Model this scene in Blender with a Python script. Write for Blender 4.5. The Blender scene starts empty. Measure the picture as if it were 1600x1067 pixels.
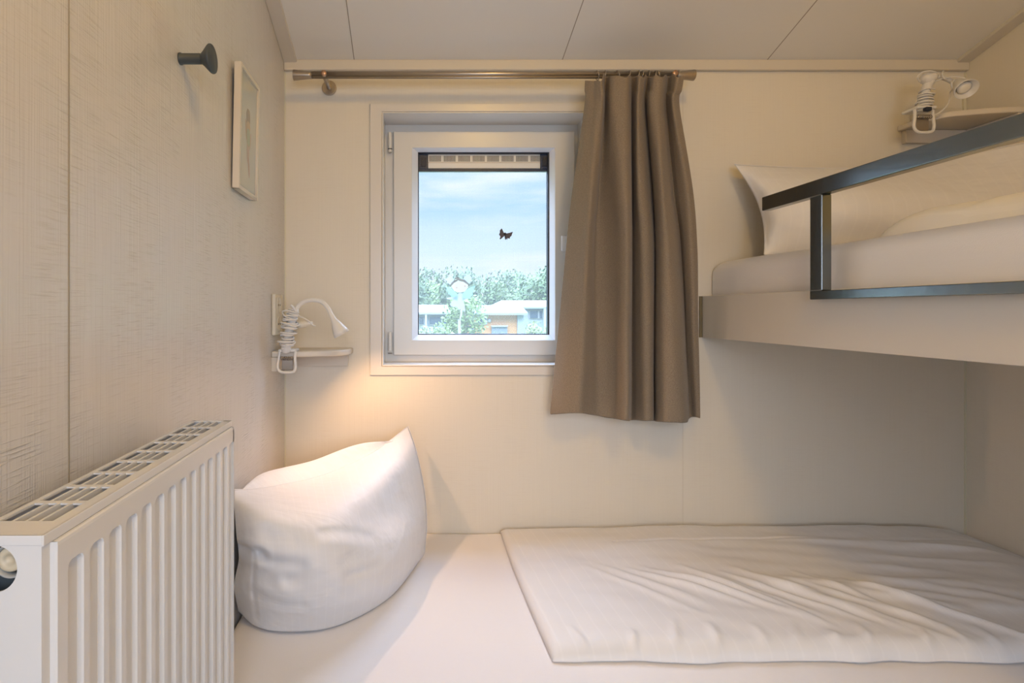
import bpy, bmesh, math, random
from mathutils import Vector, Matrix, noise
random.seed(7)
S = bpy.context.scene
COL = S.collection
F = 850.0; CX = 643.0; CY = 486.0; CZ = 1.15
YW = 1.619; XL = -0.377; XR = 1.648          # back wall, left wall, right wall
def P(px, py, d):                              # a point seen at px, py at distance d in front of the camera
    return Vector(((px-CX)*d/F, d, CZ-(py-CY)*d/F))
R = math.radians

# ------------------------------------------------------------------ materials
def new_mat(name):
    m = bpy.data.materials.new(name); m.use_nodes = True
    nt = m.node_tree; b = nt.nodes['Principled BSDF']
    return m, nt, b
def mat(name, col, rough=.5, metal=0, spec=.5, bump=None, emit=None, var=None, coat=0, sheen=0):
    """bump=(scale xyz, strength, distance)   var=(scale xyz, colour2, lo, hi)"""
    m, nt, b = new_mat(name)
    b.inputs['Base Color'].default_value = (*col, 1)
    b.inputs['Roughness'].default_value = rough
    b.inputs['Metallic'].default_value = metal
    b.inputs['Specular IOR Level'].default_value = spec
    b.inputs['Coat Weight'].default_value = coat
    b.inputs['Sheen Weight'].default_value = sheen
    N = nt.nodes.new; L = nt.links.new
    tc = N('ShaderNodeTexCoord')
    if var:
        mp = N('ShaderNodeMapping'); mp.inputs['Scale'].default_value = var[0]
        L(tc.outputs['Object'], mp.inputs[0])
        n = N('ShaderNodeTexNoise'); n.inputs['Scale'].default_value = 1; n.inputs['Detail'].default_value = 4
        L(mp.outputs[0], n.inputs['Vector'])
        r = N('ShaderNodeMapRange'); r.inputs['From Min'].default_value = var[2]; r.inputs['From Max'].default_value = var[3]
        L(n.outputs[0], r.inputs[0])
        mx = N('ShaderNodeMix'); mx.data_type = 'RGBA'
        mx.inputs[6].default_value = (*col, 1); mx.inputs[7].default_value = (*var[1], 1)
        L(r.outputs[0], mx.inputs[0]); L(mx.outputs[2], b.inputs['Base Color'])
    if bump:
        last = None
        for (sc, st, di) in (bump if isinstance(bump, list) else [bump]):
            mp = N('ShaderNodeMapping'); mp.inputs['Scale'].default_value = sc
            L(tc.outputs['Object'], mp.inputs[0])
            n = N('ShaderNodeTexNoise'); n.inputs['Scale'].default_value = 1; n.inputs['Detail'].default_value = 3
            L(mp.outputs[0], n.inputs['Vector'])
            bp = N('ShaderNodeBump'); bp.inputs['Strength'].default_value = st; bp.inputs['Distance'].default_value = di
            L(n.outputs[0], bp.inputs['Height'])
            if last: L(last.outputs[0], bp.inputs['Normal'])
            last = bp
        L(last.outputs[0], b.inputs['Normal'])
    if emit:
        b.inputs['Emission Color'].default_value = (*emit[0], 1); b.inputs['Emission Strength'].default_value = emit[1]
    return m

M = {}
def wall_mat(name, col, streak, strength, rough, spec=.5):
    m, nt, b = new_mat(name); N = nt.nodes.new; L = nt.links.new
    b.inputs['Roughness'].default_value = rough; b.inputs['Specular IOR Level'].default_value = spec
    tc = N('ShaderNodeTexCoord')
    def nz(sc, det=2):
        mp = N('ShaderNodeMapping'); mp.inputs['Scale'].default_value = sc; L(tc.outputs['Object'], mp.inputs[0])
        n = N('ShaderNodeTexNoise'); n.inputs['Scale'].default_value = 1; n.inputs['Detail'].default_value = det
        L(mp.outputs[0], n.inputs['Vector']); return n
    v = nz((420, 420, 5)); h = nz((22, 22, 420)); big = nz((2.2, 2.2, 3.0)); mid = nz((14, 14, 5))
    # horizontal threads only come through in patches
    hr = N('ShaderNodeMapRange'); hr.inputs['From Min'].default_value = .5; hr.inputs['From Max'].default_value = .75; L(h.outputs[0], hr.inputs[0])
    br = N('ShaderNodeMapRange'); br.inputs['From Min'].default_value = .35; br.inputs['From Max'].default_value = .65; L(mid.outputs[0], br.inputs[0])
    mu = N('ShaderNodeMath'); mu.operation = 'MULTIPLY'; hr.inputs['To Max'].default_value = .7; L(hr.outputs[0], mu.inputs[0]); L(br.outputs[0], mu.inputs[1])
    ad = N('ShaderNodeMath'); ad.operation = 'ADD'; L(v.outputs[0], ad.inputs[0]); L(mu.outputs[0], ad.inputs[1])
    bp = N('ShaderNodeBump'); bp.inputs['Strength'].default_value = strength; bp.inputs['Distance'].default_value = .0012
    L(ad.outputs[0], bp.inputs['Height']); L(bp.outputs[0], b.inputs['Normal'])
    mx = N('ShaderNodeMix'); mx.data_type = 'RGBA'
    mx.inputs[6].default_value = (*col, 1); mx.inputs[7].default_value = (*streak, 1)
    cr = N('ShaderNodeMapRange'); cr.inputs['From Min'].default_value = .45; cr.inputs['From Max'].default_value = 1.1; L(ad.outputs[0], cr.inputs[0])
    L(cr.outputs[0], mx.inputs[0]); L(mx.outputs[2], b.inputs['Base Color'])
    return m
M['wall_linen'] = wall_mat('linen_panel_left', (.66, .63, .585), (.585, .545, .485), .6, .27, 1.0)
M['wall_back'] = wall_mat('linen_panel_back', (.735, .68, .575), (.715, .655, .55), .18, .5, .35)
M['ceiling'] = mat('ceiling_panel', (.80, .765, .69), .6, bump=((300, 300, 6), .1, .0008))
M['trim'] = mat('cream_trim', (.66, .60, .50), .45)
M['seam'] = mat('panel_seam', (.36, .31, .24), .6)
M['seamlight'] = mat('corner_bead', (.70, .66, .50), .5)
M['floor'] = mat('floor_vinyl', (.35, .27, .19), .5, var=((4, 60, 4), (.27, .20, .14), .4, .6))
M['casing'] = mat('window_casing', (.70, .66, .60), .3)
M['upvc'] = mat('white_window_plastic', (.70, .69, .66), .28)
M['bead'] = mat('window_glazing_bead', (.76, .77, .79), .3)
M['gasket'] = mat('black_gasket', (.012, .016, .03), .5)
M['navy'] = mat('navy_plastic', (.012, .03, .075), .35)
M['vent'] = mat('cream_vent_plastic', (.88, .85, .78), .45)
M['slot'] = mat('dark_slot', (.02, .02, .02), .7)
M['steel'] = mat('brushed_nickel', (.42, .36, .29), .32, .9, bump=((8, 900, 900), .15, .0004))
M['steel_dark'] = mat('nickel_shadow_groove', (.16, .13, .10), .4, .8)
M['copper'] = mat('copper_cap', (.62, .38, .24), .35, .8)
M['hook'] = mat('slate_grey_paint', (.055, .065, .068), .5)
M['frame'] = mat('cream_frame', (.68, .60, .49), .4)
M['paper'] = mat('picture_paper', (.50, .50, .45), .12, spec=.8)
M['radiator'] = mat('radiator_enamel', (.70, .685, .66), .24, spec=.55)
M['radiator_in'] = mat('radiator_inside', (.24, .225, .20), .5)
M['ring'] = mat('valve_ring_grey', (.33, .34, .34), .4)
M['brass'] = mat('valve_cream', (.62, .52, .36), .4)
M['recess_dark'] = mat('valve_recess', (.05, .06, .065), .6)
M['shelf'] = mat('cream_shelf', (.66, .59, .49), .4)
M['lamp'] = mat('white_lamp_plastic', (.74, .71, .66), .3)
M['cord'] = mat('white_cord', (.72, .69, .64), .4)
M['plate'] = mat('socket_plastic', (.68, .62, .50), .35)
M['chrome'] = mat('clamp_metal', (.30, .26, .22), .35, .8)
M['bulb'] = mat('bulb_glass', (.8, .75, .65), .2)
M['bulb_lit'] = mat('bulb_lit', (.9, .8, .65), .3, emit=((1, .72, .42), 9))
M['bunk'] = mat('cream_board', (.64, .60, .53), .38, bump=((4, 250, 250), .06, .0005))
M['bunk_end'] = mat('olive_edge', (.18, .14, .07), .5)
M['rail'] = mat('anthracite_metallic', (.20, .225, .235), .2, 1, bump=((900, 900, 900), .12, .0003), coat=.3)
M['weld'] = mat('weld', (.2, .2, .2), .45, .8, bump=((900, 900, 900), 1, .002))
M['bedbase'] = mat('bed_base_board', (.60, .56, .50), .45)

def fabric(name, col, stripe=None, vec=(1, 0), period=.03, width=.16, rough=.85, weave=900, wst=.15, fold=None, sheen=.1):
    m, nt, b = new_mat(name); N = nt.nodes.new; L = nt.links.new
    b.inputs['Roughness'].default_value = rough; b.inputs['Specular IOR Level'].default_value = .25
    b.inputs['Sheen Weight'].default_value = sheen
    tc = N('ShaderNodeTexCoord')
    n = N('ShaderNodeTexNoise'); n.inputs['Scale'].default_value = weave; n.inputs['Detail'].default_value = 2
    L(tc.outputs['Object'], n.inputs['Vector'])
    bp = N('ShaderNodeBump'); bp.inputs['Strength'].default_value = wst; bp.inputs['Distance'].default_value = .0008
    L(n.outputs[0], bp.inputs['Height']); last = bp
    if fold:
        for sc, st, di in fold:
            mp = N('ShaderNodeMapping'); mp.inputs['Scale'].default_value = sc; L(tc.outputs['Object'], mp.inputs[0])
            n2 = N('ShaderNodeTexNoise'); n2.inputs['Scale'].default_value = 1; n2.inputs['Detail'].default_value = 3; n2.inputs['Distortion'].default_value = .4
            L(mp.outputs[0], n2.inputs['Vector'])
            b2 = N('ShaderNodeBump'); b2.inputs['Strength'].default_value = st; b2.inputs['Distance'].default_value = di
            L(n2.outputs[0], b2.inputs['Height']); L(last.outputs[0], b2.inputs['Normal']); last = b2
    L(last.outputs[0], b.inputs['Normal'])
    if stripe:
        sp = N('ShaderNodeSeparateXYZ'); L(tc.outputs['UV'], sp.inputs[0])
        a = N('ShaderNodeMath'); a.operation = 'MULTIPLY'; a.inputs[1].default_value = vec[0]; L(sp.outputs[0], a.inputs[0])
        c = N('ShaderNodeMath'); c.operation = 'MULTIPLY'; c.inputs[1].default_value = vec[1]; L(sp.outputs[1], c.inputs[0])
        d = N('ShaderNodeMath'); d.operation = 'ADD'; L(a.outputs[0], d.inputs[0]); L(c.outputs[0], d.inputs[1])
        e = N('ShaderNodeMath'); e.operation = 'DIVIDE'; e.inputs[1].default_value = period; L(d.outputs[0], e.inputs[0])
        f = N('ShaderNodeMath'); f.operation = 'FRACT'; L(e.outputs[0], f.inputs[0])
        g = N('ShaderNodeMath'); g.operation = 'LESS_THAN'; g.inputs[1].default_value = width; L(f.outputs[0], g.inputs[0])
        mx = N('ShaderNodeMix'); mx.data_type = 'RGBA'; mx.inputs[6].default_value = (*col, 1); mx.inputs[7].default_value = (*stripe, 1)
        L(g.outputs[0], mx.inputs[0]); L(mx.outputs[2], b.inputs['Base Color'])
    else:
        b.inputs['Base Color'].default_value = (*col, 1)
    return m
M['pillow'] = fabric('pillow_satin', (.755, .74, .735), (.77, .755, .75), (1, 0), .027, .16, rough=.55, fold=[((7, 7, 12), .5, .014), ((3, 30, 14), .25, .008)])
M['duvet'] = fabric('duvet_satin', (.765, .75, .74), (.785, .77, .76), (1, 0), .030, .14, rough=.6)
M['sheet'] = fabric('jersey_sheet', (.80, .775, .77), wst=.3, weave=500, fold=[((5, 14, 5), .2, .006)])
M['sheet_up'] = fabric('jersey_sheet_upper', (.80, .78, .78), wst=.3, weave=500, fold=[((10, 2, 22), .3, .006)])
def curtain_mat():
    m, nt, b = new_mat('taupe_woven_cloth'); N = nt.nodes.new; L = nt.links.new
    b.inputs['Roughness'].default_value = .95; b.inputs['Specular IOR Level'].default_value = .1
    b.inputs['Sheen Weight'].default_value = .15
    tc = N('ShaderNodeTexCoord')
    n = N('ShaderNodeTexNoise'); n.inputs['Scale'].default_value = 520; n.inputs['Detail'].default_value = 2; L(tc.outputs['Object'], n.inputs['Vector'])
    r = N('ShaderNodeMapRange'); r.inputs['From Min'].default_value = .3; r.inputs['From Max'].default_value = .7; L(n.outputs[0], r.inputs[0])
    mx = N('ShaderNodeMix'); mx.data_type = 'RGBA'; mx.inputs[6].default_value = (.225, .175, .122, 1); mx.inputs[7].default_value = (.33, .265, .192, 1)
    L(r.outputs[0], mx.inputs[0]); L(mx.outputs[2], b.inputs['Base Color'])
    bp = N('ShaderNodeBump'); bp.inputs['Strength'].default_value = .4; bp.inputs['Distance'].default_value = .001
    L(n.outputs[0], bp.inputs['Height']); L(bp.outputs[0], b.inputs['Normal'])
    tr = N('ShaderNodeBsdfTranslucent'); tr.inputs[0].default_value = (.32, .24, .16, 1)
    ms = N('ShaderNodeMixShader'); ms.inputs[0].default_value = .10
    L(b.outputs[0], ms.inputs[1]); L(tr.outputs[0], ms.inputs[2]); L(ms.outputs[0], nt.nodes['Material Output'].inputs[0])
    return m
M['curtain'] = curtain_mat()
def glass_mat():
    m, nt, b = new_mat('window_glass'); N = nt.nodes.new; L = nt.links.new
    t = N('ShaderNodeBsdfTransparent'); t.inputs[0].default_value = (.985, .985, .985, 1)
    g = N('ShaderNodeBsdfGlossy'); g.inputs['Roughness'].default_value = .14
    ms = N('ShaderNodeMixShader'); ms.inputs[0].default_value = .006
    L(t.outputs[0], ms.inputs[1]); L(g.outputs[0], ms.inputs[2]); L(ms.outputs[0], nt.nodes['Material Output'].inputs[0])
    return m
M['glass'] = glass_mat()
def screen_mat():                       # white fibreglass insect mesh, 1.9 mm openings
    m, nt, b = new_mat('insect_mesh'); N = nt.nodes.new; L = nt.links.new
    tc = N('ShaderNodeTexCoord'); sp = N('ShaderNodeSeparateXYZ'); L(tc.outputs['Object'], sp.inputs[0])
    outs = []
    for k in (0, 2):
        a = N('ShaderNodeMath'); a.operation = 'DIVIDE'; a.inputs[1].default_value = .0046; L(sp.outputs[k], a.inputs[0])
        f = N('ShaderNodeMath'); f.operation = 'FRACT'; L(a.outputs[0], f.inputs[0])
        g = N('ShaderNodeMath'); g.operation = 'LESS_THAN'; g.inputs[1].default_value = .26; L(f.outputs[0], g.inputs[0]); outs.append(g)
    mxm = N('ShaderNodeMath'); mxm.operation = 'MAXIMUM'; L(outs[0].outputs[0], mxm.inputs[0]); L(outs[1].outputs[0], mxm.inputs[1])
    rg = N('ShaderNodeMapRange'); rg.inputs['To Min'].default_value = .045; rg.inputs['To Max'].default_value = .12; L(mxm.outputs[0], rg.inputs[0])
    t = N('ShaderNodeBsdfTransparent')
    tl = N('ShaderNodeBsdfTranslucent'); tl.inputs[0].default_value = (.44, .46, .46, 1)
    ms = N('ShaderNodeMixShader'); L(rg.outputs[0], ms.inputs[0])
    L(t.outputs[0], ms.inputs[1]); L(tl.outputs[0], ms.inputs[2]); L(ms.outputs[0], nt.nodes['Material Output'].inputs[0])
    return m
M['mesh'] = screen_mat()
def film(name, col, alpha):             # translucent sticker film
    m, nt, b = new_mat(name); N = nt.nodes.new; L = nt.links.new
    t = N('ShaderNodeBsdfTransparent')
    tl = N('ShaderNodeBsdfTranslucent'); tl.inputs[0].default_value = (*col, 1)
    ms = N('ShaderNodeMixShader'); ms.inputs[0].default_value = alpha
    L(t.outputs[0], ms.inputs[1]); L(tl.outputs[0], ms.inputs[2]); L(ms.outputs[0], nt.nodes['Material Output'].inputs[0])
    return m

# ------------------------------------------------------------------ mesh helpers
class MB:
    def __init__(s): s.bm = bmesh.new(); s.uv = None
    def box(s, x0, x1, y0, y1, z0, z1, mtx=None):
        v = [Vector((x, y, z)) for x in (x0, x1) for y in (y0, y1) for z in (z0, z1)]
        if mtx: v = [mtx @ p for p in v]
        v = [s.bm.verts.new(p) for p in v]
        for f in ((0, 1, 3, 2), (4, 6, 7, 5), (0, 4, 5, 1), (2, 3, 7, 6), (0, 2, 6, 4), (1, 5, 7, 3)):
            s.bm.faces.new([v[i] for i in f])
        return s
    def lathe(s, p0, axis, prof, seg=32, smooth=True):
        """prof: list of (distance along axis, radius)"""
        a = Vector(axis).normalized(); u = a.orthogonal().normalized(); w = a.cross(u)
        p0 = Vector(p0); rings = []
        for t, r in prof:
            if r < 1e-6: rings.append([s.bm.verts.new(p0+a*t)])
            else: rings.append([s.bm.verts.new(p0+a*t+(u*math.cos(2*math.pi*k/seg)+w*math.sin(2*math.pi*k/seg))*r) for k in range(seg)])
        for A, B in zip(rings, rings[1:]):
            for k in range(seg):
                k2 = (k+1) % seg
                q = [A[k % len(A)], A[k2 % len(A)], B[k2 % len(B)], B[k % len(B)]]
                qq = []
                for x in q:
                    if x not in qq: qq.append(x)
                if len(qq) > 2:
                    f = s.bm.faces.new(qq); f.smooth = smooth
        return s
    def cyl(s, p0, p1, r, seg=24, r2=None):
        p0 = Vector(p0); p1 = Vector(p1); d = (p1-p0).length; r2 = r if r2 is None else r2
        return s.lathe(p0, p1-p0, [(0, 0), (0, r), (d, r2), (d, 0)], seg, True)
    def tube(s, pts, r, seg=10, caps=True):
        pts = [Vector(p) for p in pts]; n = len(pts)
        rad = r if isinstance(r, (list, tuple)) else [r]*n
        T = [(pts[min(i+1, n-1)]-pts[max(i-1, 0)]).normalized() for i in range(n)]
        u = T[0].orthogonal().normalized(); rings = []
        for i in range(n):
            u = (u-T[i]*u.dot(T[i])).normalized(); w = T[i].cross(u)
            rings.append([s.bm.verts.new(pts[i]+(u*math.cos(2*math.pi*k/seg)+w*math.sin(2*math.pi*k/seg))*rad[i]) for k in range(seg)])
        for A, B in zip(rings, rings[1:]):
            for k in range(seg):
                f = s.bm.faces.new((A[k], A[(k+1) % seg], B[(k+1) % seg], B[k])); f.smooth = True
        if caps: s.bm.faces.new(rings[0][::-1]); s.bm.faces.new(rings[-1])
        return s
    def torus(s, c, axis, R0, r, seg=28):
        a = Vector(axis).normalized(); u = a.orthogonal().normalized(); w = a.cross(u)
        pts = [Vector(c)+(u*math.cos(2*math.pi*k/seg)+w*math.sin(2*math.pi*k/seg))*R0 for k in range(seg+1)]
        return s.tube(pts, r, 8, False)
    def prism(s, pts, d):
        """closed polygon (3-D points) extruded by vector d"""
        A = [s.bm.verts.new(p) for p in pts]; B = [s.bm.verts.new(Vector(p)+Vector(d)) for p in pts]
        s.bm.faces.new(A); s.bm.faces.new(B[::-1]); n = len(A)
        for k in range(n): s.bm.faces.new((A[k], B[k], B[(k+1) % n], A[(k+1) % n]))
        return s
    def face(s, pts):
        s.bm.faces.new([s.bm.verts.new(p) for p in pts]); return s
    def grid(s, G, smooth=True, UV=None):
        V = [[s.bm.verts.new(p) for p in row] for row in G]
        if UV and not s.uv: s.uv = s.bm.loops.layers.uv.new('UVMap')
        for i in range(len(G)-1):
            for j in range(len(G[0])-1):
                f = s.bm.faces.new((V[i][j], V[i][j+1], V[i+1][j+1], V[i+1][j])); f.smooth = smooth
                if UV:
                    for l, (a, b) in zip(f.loops, ((i, j), (i, j+1), (i+1, j+1), (i+1, j))): l[s.uv].uv = UV[a][b]
        return V
    def build(s, name, m, parent=None, weld=True, bevel=0, base=None, mods=()):
        if weld: bmesh.ops.remove_doubles(s.bm, verts=s.bm.verts, dist=1e-6)
        bmesh.ops.recalc_face_normals(s.bm, faces=s.bm.faces)
        cs = [v.co for v in s.bm.verts]
        if parent is None:
            lo = Vector([min(c[i] for c in cs) for i in range(3)]); hi = Vector([max(c[i] for c in cs) for i in range(3)])
            org = Vector(base) if base else Vector(((lo.x+hi.x)/2, (lo.y+hi.y)/2, lo.z))
        else: org = Vector(parent['_o'])
        for v in s.bm.verts: v.co -= org
        me = bpy.data.meshes.new(name); s.bm.to_mesh(me); s.bm.free()
        me.materials.append(M[m] if isinstance(m, str) else m)
        o = bpy.data.objects.new(name, me); COL.objects.link(o)
        if parent is None: o.location = org
        else: o.parent = parent
        o['_o'] = list(org)
        if bevel:
            b = o.modifiers.new('bevel', 'BEVEL'); b.width = bevel; b.segments = 3; b.limit_method = 'ANGLE'; b.angle_limit = R(40)
            for p in me.polygons: p.use_smooth = True
            w = o.modifiers.new('wn', 'WEIGHTED_NORMAL')
        return o
def tag(o, label=None, cat=None, group=None, kind=None):
    if label: o['label'] = label
    if cat: o['category'] = cat
    if group: o['group'] = group
    if kind: o['kind'] = kind
    return o
def thing(name, label, cat, loc, group=None):
    o = bpy.data.objects.new(name, None); COL.objects.link(o); o.location = loc; o.empty_display_size = .05
    o['_o'] = list(loc); return tag(o, label, cat, group)
def struct(name, mb, m, **k):
    return tag(mb.build(name, m, **k), kind='structure')

def cr(a, b, c, d, t):
    return .5*((2*b)+(c-a)*t+(2*a-5*b+4*c-d)*t*t+(3*b-a-3*c+d)*t*t*t)
def spline(pts, n):
    """catmull-rom through pts (Vectors), n samples per span"""
    out = []; L = len(pts)
    for i in range(L-1):
        a = pts[max(i-1, 0)]; b = pts[i]; c = pts[i+1]; d = pts[min(i+2, L-1)]
        if i == 0: a = b*2-c
        if i == L-2: d = c*2-b
        for k in range(n): out.append(cr(a, b, c, d, k/n))
    out.append(pts[-1]); return out
def patch(C, nu, nv):
    rows = [spline([Vector(p) for p in r], nu) for r in C]
    cols = [spline([rows[i][j] for i in range(len(rows))], nv) for j in range(len(rows[0]))]
    return [[cols[j][i] for j in range(len(cols))] for i in range(len(cols[0]))]

# ------------------------------------------------------------------ room shell
YF = -1.0; WT = .16
TAN = .322
ZC = CZ+388/F*YW*1.0                      # ceiling height at the window wall
def zc(y): return ZC+(YW-y)*TAN
# window opening (in the wall plane)
wx0, wx1 = P(597, 0, YW).x, P(920, 0, YW).x
wz1, wz0 = P(0, 176, YW).z, P(0, 572, YW).z
b = MB()
top = ZC+.10
b.box(XL-.1, wx0, YW, YW+WT, 0, top); b.box(wx1, XR+.1, YW, YW+WT, 0, top)
b.box(wx0, wx1, YW, YW+WT, 0, wz0); b.box(wx0, wx1, YW, YW+WT, wz1, top)
struct('wall_back', b, 'wall_back')
struct('wall_left', MB().box(XL-.1, XL, YF-.1, YW, 0, 3), 'wall_linen')
struct('wall_right', MB().box(XR, XR+.1, YF-.1, YW, 0, 3), 'wall_back')
struct('wall_front', MB().box(XL, XR, YF-.1, YF, 0, 3), 'wall_back')
struct('floor', MB().box(XL-.1, XR+.1, YF-.1, YW+WT, -.1, 0), 'floor')
b = MB()
b.prism([(XL-.1, YW+WT, zc(YW+WT)), (XL-.1, YF-.1, zc(YF-.1)), (XL-.1, YF-.1, zc(YF-.1)+.1), (XL-.1, YW+WT, zc(YW+WT)+.1)], (XR-XL+.2, 0, 0))
struct('ceiling', b, 'ceiling')
# ceiling seams run from the window wall up towards the viewer
def slope_box(x0, x1, t0, t1, y0=YF, y1=YW):   # strip hugging the sloped ceiling, t below it
    b = MB(); b.prism([(x0, y1, zc(y1)-t0), (x0, y0, zc(y0)-t0), (x0, y0, zc(y0)-t1), (x0, y1, zc(y1)-t1)], (x1-x0, 0, 0)); return b
n = 0
for px in (554, 877, 1195):
    n += 1; x = P(px, 0, YW).x
    struct('trim_%d' % n, slope_box(x-.0012, x+.0012, -.002, .0006), 'seam')
struct('trim_4', slope_box(XL, XL+.038, -.002, .010), 'trim', bevel=.002)
struct('trim_5', slope_box(XR-.038, XR, -.002, .010), 'trim', bevel=.002)
struct('trim_6', MB().box(XL, XR, YW-.014, YW, ZC-.027, ZC+.004), 'trim', bevel=.0035)
b = MB().box(XL, XL+.0035, YW-.0035, YW, 0, ZC-.03); struct('trim_7', b, 'seamlight')
b = MB().box(XR-.0035, XR, YW-.0035, YW, 0, ZC-.03); struct('trim_8', b, 'seamlight')
y = F*(-XL)/(CX-107)
struct('trim_9', MB().box(XL-.001, XL+.0006, y-.0012, y+.0012, 0, 3), 'seam')
x = P(1067, 0, YW).x
struct('trim_10', MB().box(x-.001, x+.001, YW-.0005, YW+.001, 0, ZC), 'trim')

# ------------------------------------------------------------------ window
win = thing('window_1', None, None, ((wx0+wx1)/2, YW, wz0)); del_keys = 0
win['kind'] = 'structure'
ox0, ox1 = P(578, 0, YW).x, P(939, 0, YW).x; oz1, oz0 = P(0, 163, YW).z, P(0, 586, YW).z
def frame_ring(o, i, y0, y1):   # o,i = (x0,x1,z0,z1) with mitred corners
    b = MB()
    def q(r, y): return [Vector((r[0], y, r[2])), Vector((r[1], y, r[2])), Vector((r[1], y, r[3])), Vector((r[0], y, r[3]))]
    A, B_, C_, D_ = q(o, y0), q(i, y0), q(o, y1), q(i, y1)
    for k in range(4):
        j = (k+1) % 4
        b.face([A[k], A[j], B_[j], B_[k]]); b.face([C_[k], C_[j], D_[j], D_[k]])
        b.face([A[k], A[j], C_[j], C_[k]]); b.face([B_[k], B_[j], D_[j], D_[k]])
    return b
frame_ring((ox0, ox1, oz0, oz1), (wx0, wx1, wz0, wz1), YW-.009, YW-.0002).build('casing', 'casing', win, bevel=.003)
D1 = 1.714; D2 = 1.696
frame_ring((wx0+.0005, wx1-.0005, wz0+.0005, wz1-.0005), (wx0+.004, wx1-.004, wz0+.005, wz1-.004), YW-.008, D1+.05).build('reveal_lining', 'casing', win, bevel=.001)
fx0, fx1 = P(600, 0, D1).x, P(905, 0, D1).x; fz1, fz0 = P(0, 193, D1).z, P(0, 567, D1).z
sx0, sx1 = P(615, 0, D2).x, P(898, 0, D2).x; sz1, sz0 = P(0, 205, D2).z, P(0, 555, D2).z
frame_ring((wx0+.003, wx1-.003, wz0+.004, wz1-.003), (sx0+.02, sx1-.02, sz0+.02, sz1-.02), D1, D1+.06).build('outer_frame', 'upvc', win, bevel=.002)
bx0, bx1 = P(644, 0, D2).x, P(867, 0, D2).x; bz1, bz0 = P(0, 231, D2).z, P(0, 531, D2).z
sash = frame_ring((sx0, sx1, sz0, sz1), (bx0, bx1, bz0, bz1), D2, D1+.045).build('sash', 'upvc', win, bevel=.0025)
DG = 1.722
gx0, gx1 = P(653, 0, DG).x, P(858, 0, DG).x; gz1, gz0 = P(0, 238, DG).z, P(0, 523, DG).z
# glazing bead, sloped towards the pane
b = MB()
o_, i_ = (bx0, bx1, bz0, bz1), (gx0, gx1, gz0, gz1)
def q4(r, y): return [Vector((r[0], y, r[2])), Vector((r[1], y, r[2])), Vector((r[1], y, r[3])), Vector((r[0], y, r[3]))]
A = q4(o_, D2+.002); Bq = q4(i_, DG-.004); Cq = q4(i_, DG+.012)
for k in range(4):
    j = (k+1) % 4
    b.face([A[k], A[j], Bq[j], Bq[k]]); b.face([Bq[k], Bq[j], Cq[j], Cq[k]])
b.build('glazing_bead', 'bead', win)
frame_ring((gx0-.001, gx1+.001, gz0-.001, gz1+.001), (gx0+.003, gx1-.004, gz0+.0028, gz1-.003), DG-.001, DG+.02).build('gasket', 'gasket', win)
MB().box(gx0-.002, gx1+.002, DG+.006, DG+.008, gz0-.002, gz1+.002).build('pane', 'glass', win)
# hinges and handle
def zc_px(py, d): return P(0, py, d).z
for (ya, yb) in ((207, 238), (519, 548)):
    hx = P(609.5, 0, D2).x
    hz1, hz0 = zc_px(ya, D2), zc_px(yb, D2)
    h = MB().lathe((hx, D2, hz0), (0, 0, 1), [(0, 0), (0, .0062), (hz1-hz0, .0062), (hz1-hz0, 0)], 16).build('hinge', 'upvc', win, bevel=.001)
    MB().lathe((hx, D2, hz0-.009 if ya > 300 else hz0+.0085), (0, 0, 1), [(0, 0), (0, .0067), (.0025, .0067), (.0025, 0)], 16).build('hinge_pin', 'chrome' if ya > 300 else 'slot', h)
hx0, hx1 = P(876, 0, D2).x, P(889, 0, D2).x; hz1, hz0 = zc_px(368, D2), zc_px(393, D2)
h = MB().box(hx0, hx1+.008, D2-.009, D2, hz0, hz1).build('handle', 'bead', win, bevel=.0042)
MB().tube([(hx1-.004, D2-.006, (hz0+hz1)/2), (hx1-.004, D2-.028, (hz0+hz1)/2), (hx1-.002, D2-.036, (hz0+hz1)/2-.006), (hx1, D2-.037, (hz0+hz1)/2-.09)], .0075, 14).build('lever', 'bead', h)

# insect screen cassette seen in the upper part of the pane
YS = DG+.014
scr = thing('insect_screen', 'white insect mesh roller screen with navy end caps in the window', 'insect screen', ((gx0+gx1)/2, YS, gz0))
cz1, cz0 = P(0, 239.5, YS).z, P(0, 264, YS).z
for a, bb in ((654.5, 669), (844, 857.5)):
    c = MB().box(P(a, 0, YS).x, P(bb, 0, YS).x, YS-.003, YS+.02, cz0-.002, cz1).build('end_cap', 'navy', scr, bevel=.001)
    m_ = (a+bb)/2
    MB().box(P(m_-3.6, 0, YS).x, P(m_+3.6, 0, YS).x, YS-.005, YS-.002, cz0+.008, cz1-.014).build('latch', 'gasket', c, bevel=.001)
    MB().box(P(m_-4, 0, YS).x, P(m_+4, 0, YS).x, YS-.0055, YS-.002, cz0+.001, cz0+.006).build('tab', 'navy', c, bevel=.001)
cx0, cx1 = P(669, 0, YS).x, P(844, 0, YS).x
cas = MB().box(cx0, cx1, YS, YS+.018, cz0+.002, cz1).build('cassette', 'vent', scr, bevel=.0008)
b = MB(); s1, s0 = P(0, 243.3, YS).z, P(0, 252.5, YS).z
k = 0; xx = cx0+.004
while xx < cx1-.003:
    if k % 12 not in (10, 11): b.box(xx, xx+.0019, YS-.0006, YS+.0004, s0, s1)
    xx += .00385; k += 1
b.build('slots', 'slot', cas)
MB().box(P(669, 0, YS).x, P(844, 0, YS).x, YS-.001, YS+.003, P(0, 254.6, YS).z, P(0, 253.6, YS).z).build('lip', 'frame', cas)
MB().box(gx0+.001, gx1-.001, YS-.001, YS+.012, cz0-.0085, cz0+.001).build('bottom_bar', 'navy', scr, bevel=.001)
MB().box(gx0+.001, gx1-.001, YS+.018, YS+.0184, gz0+.001, cz0).build('mesh', 'mesh', scr)
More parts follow.
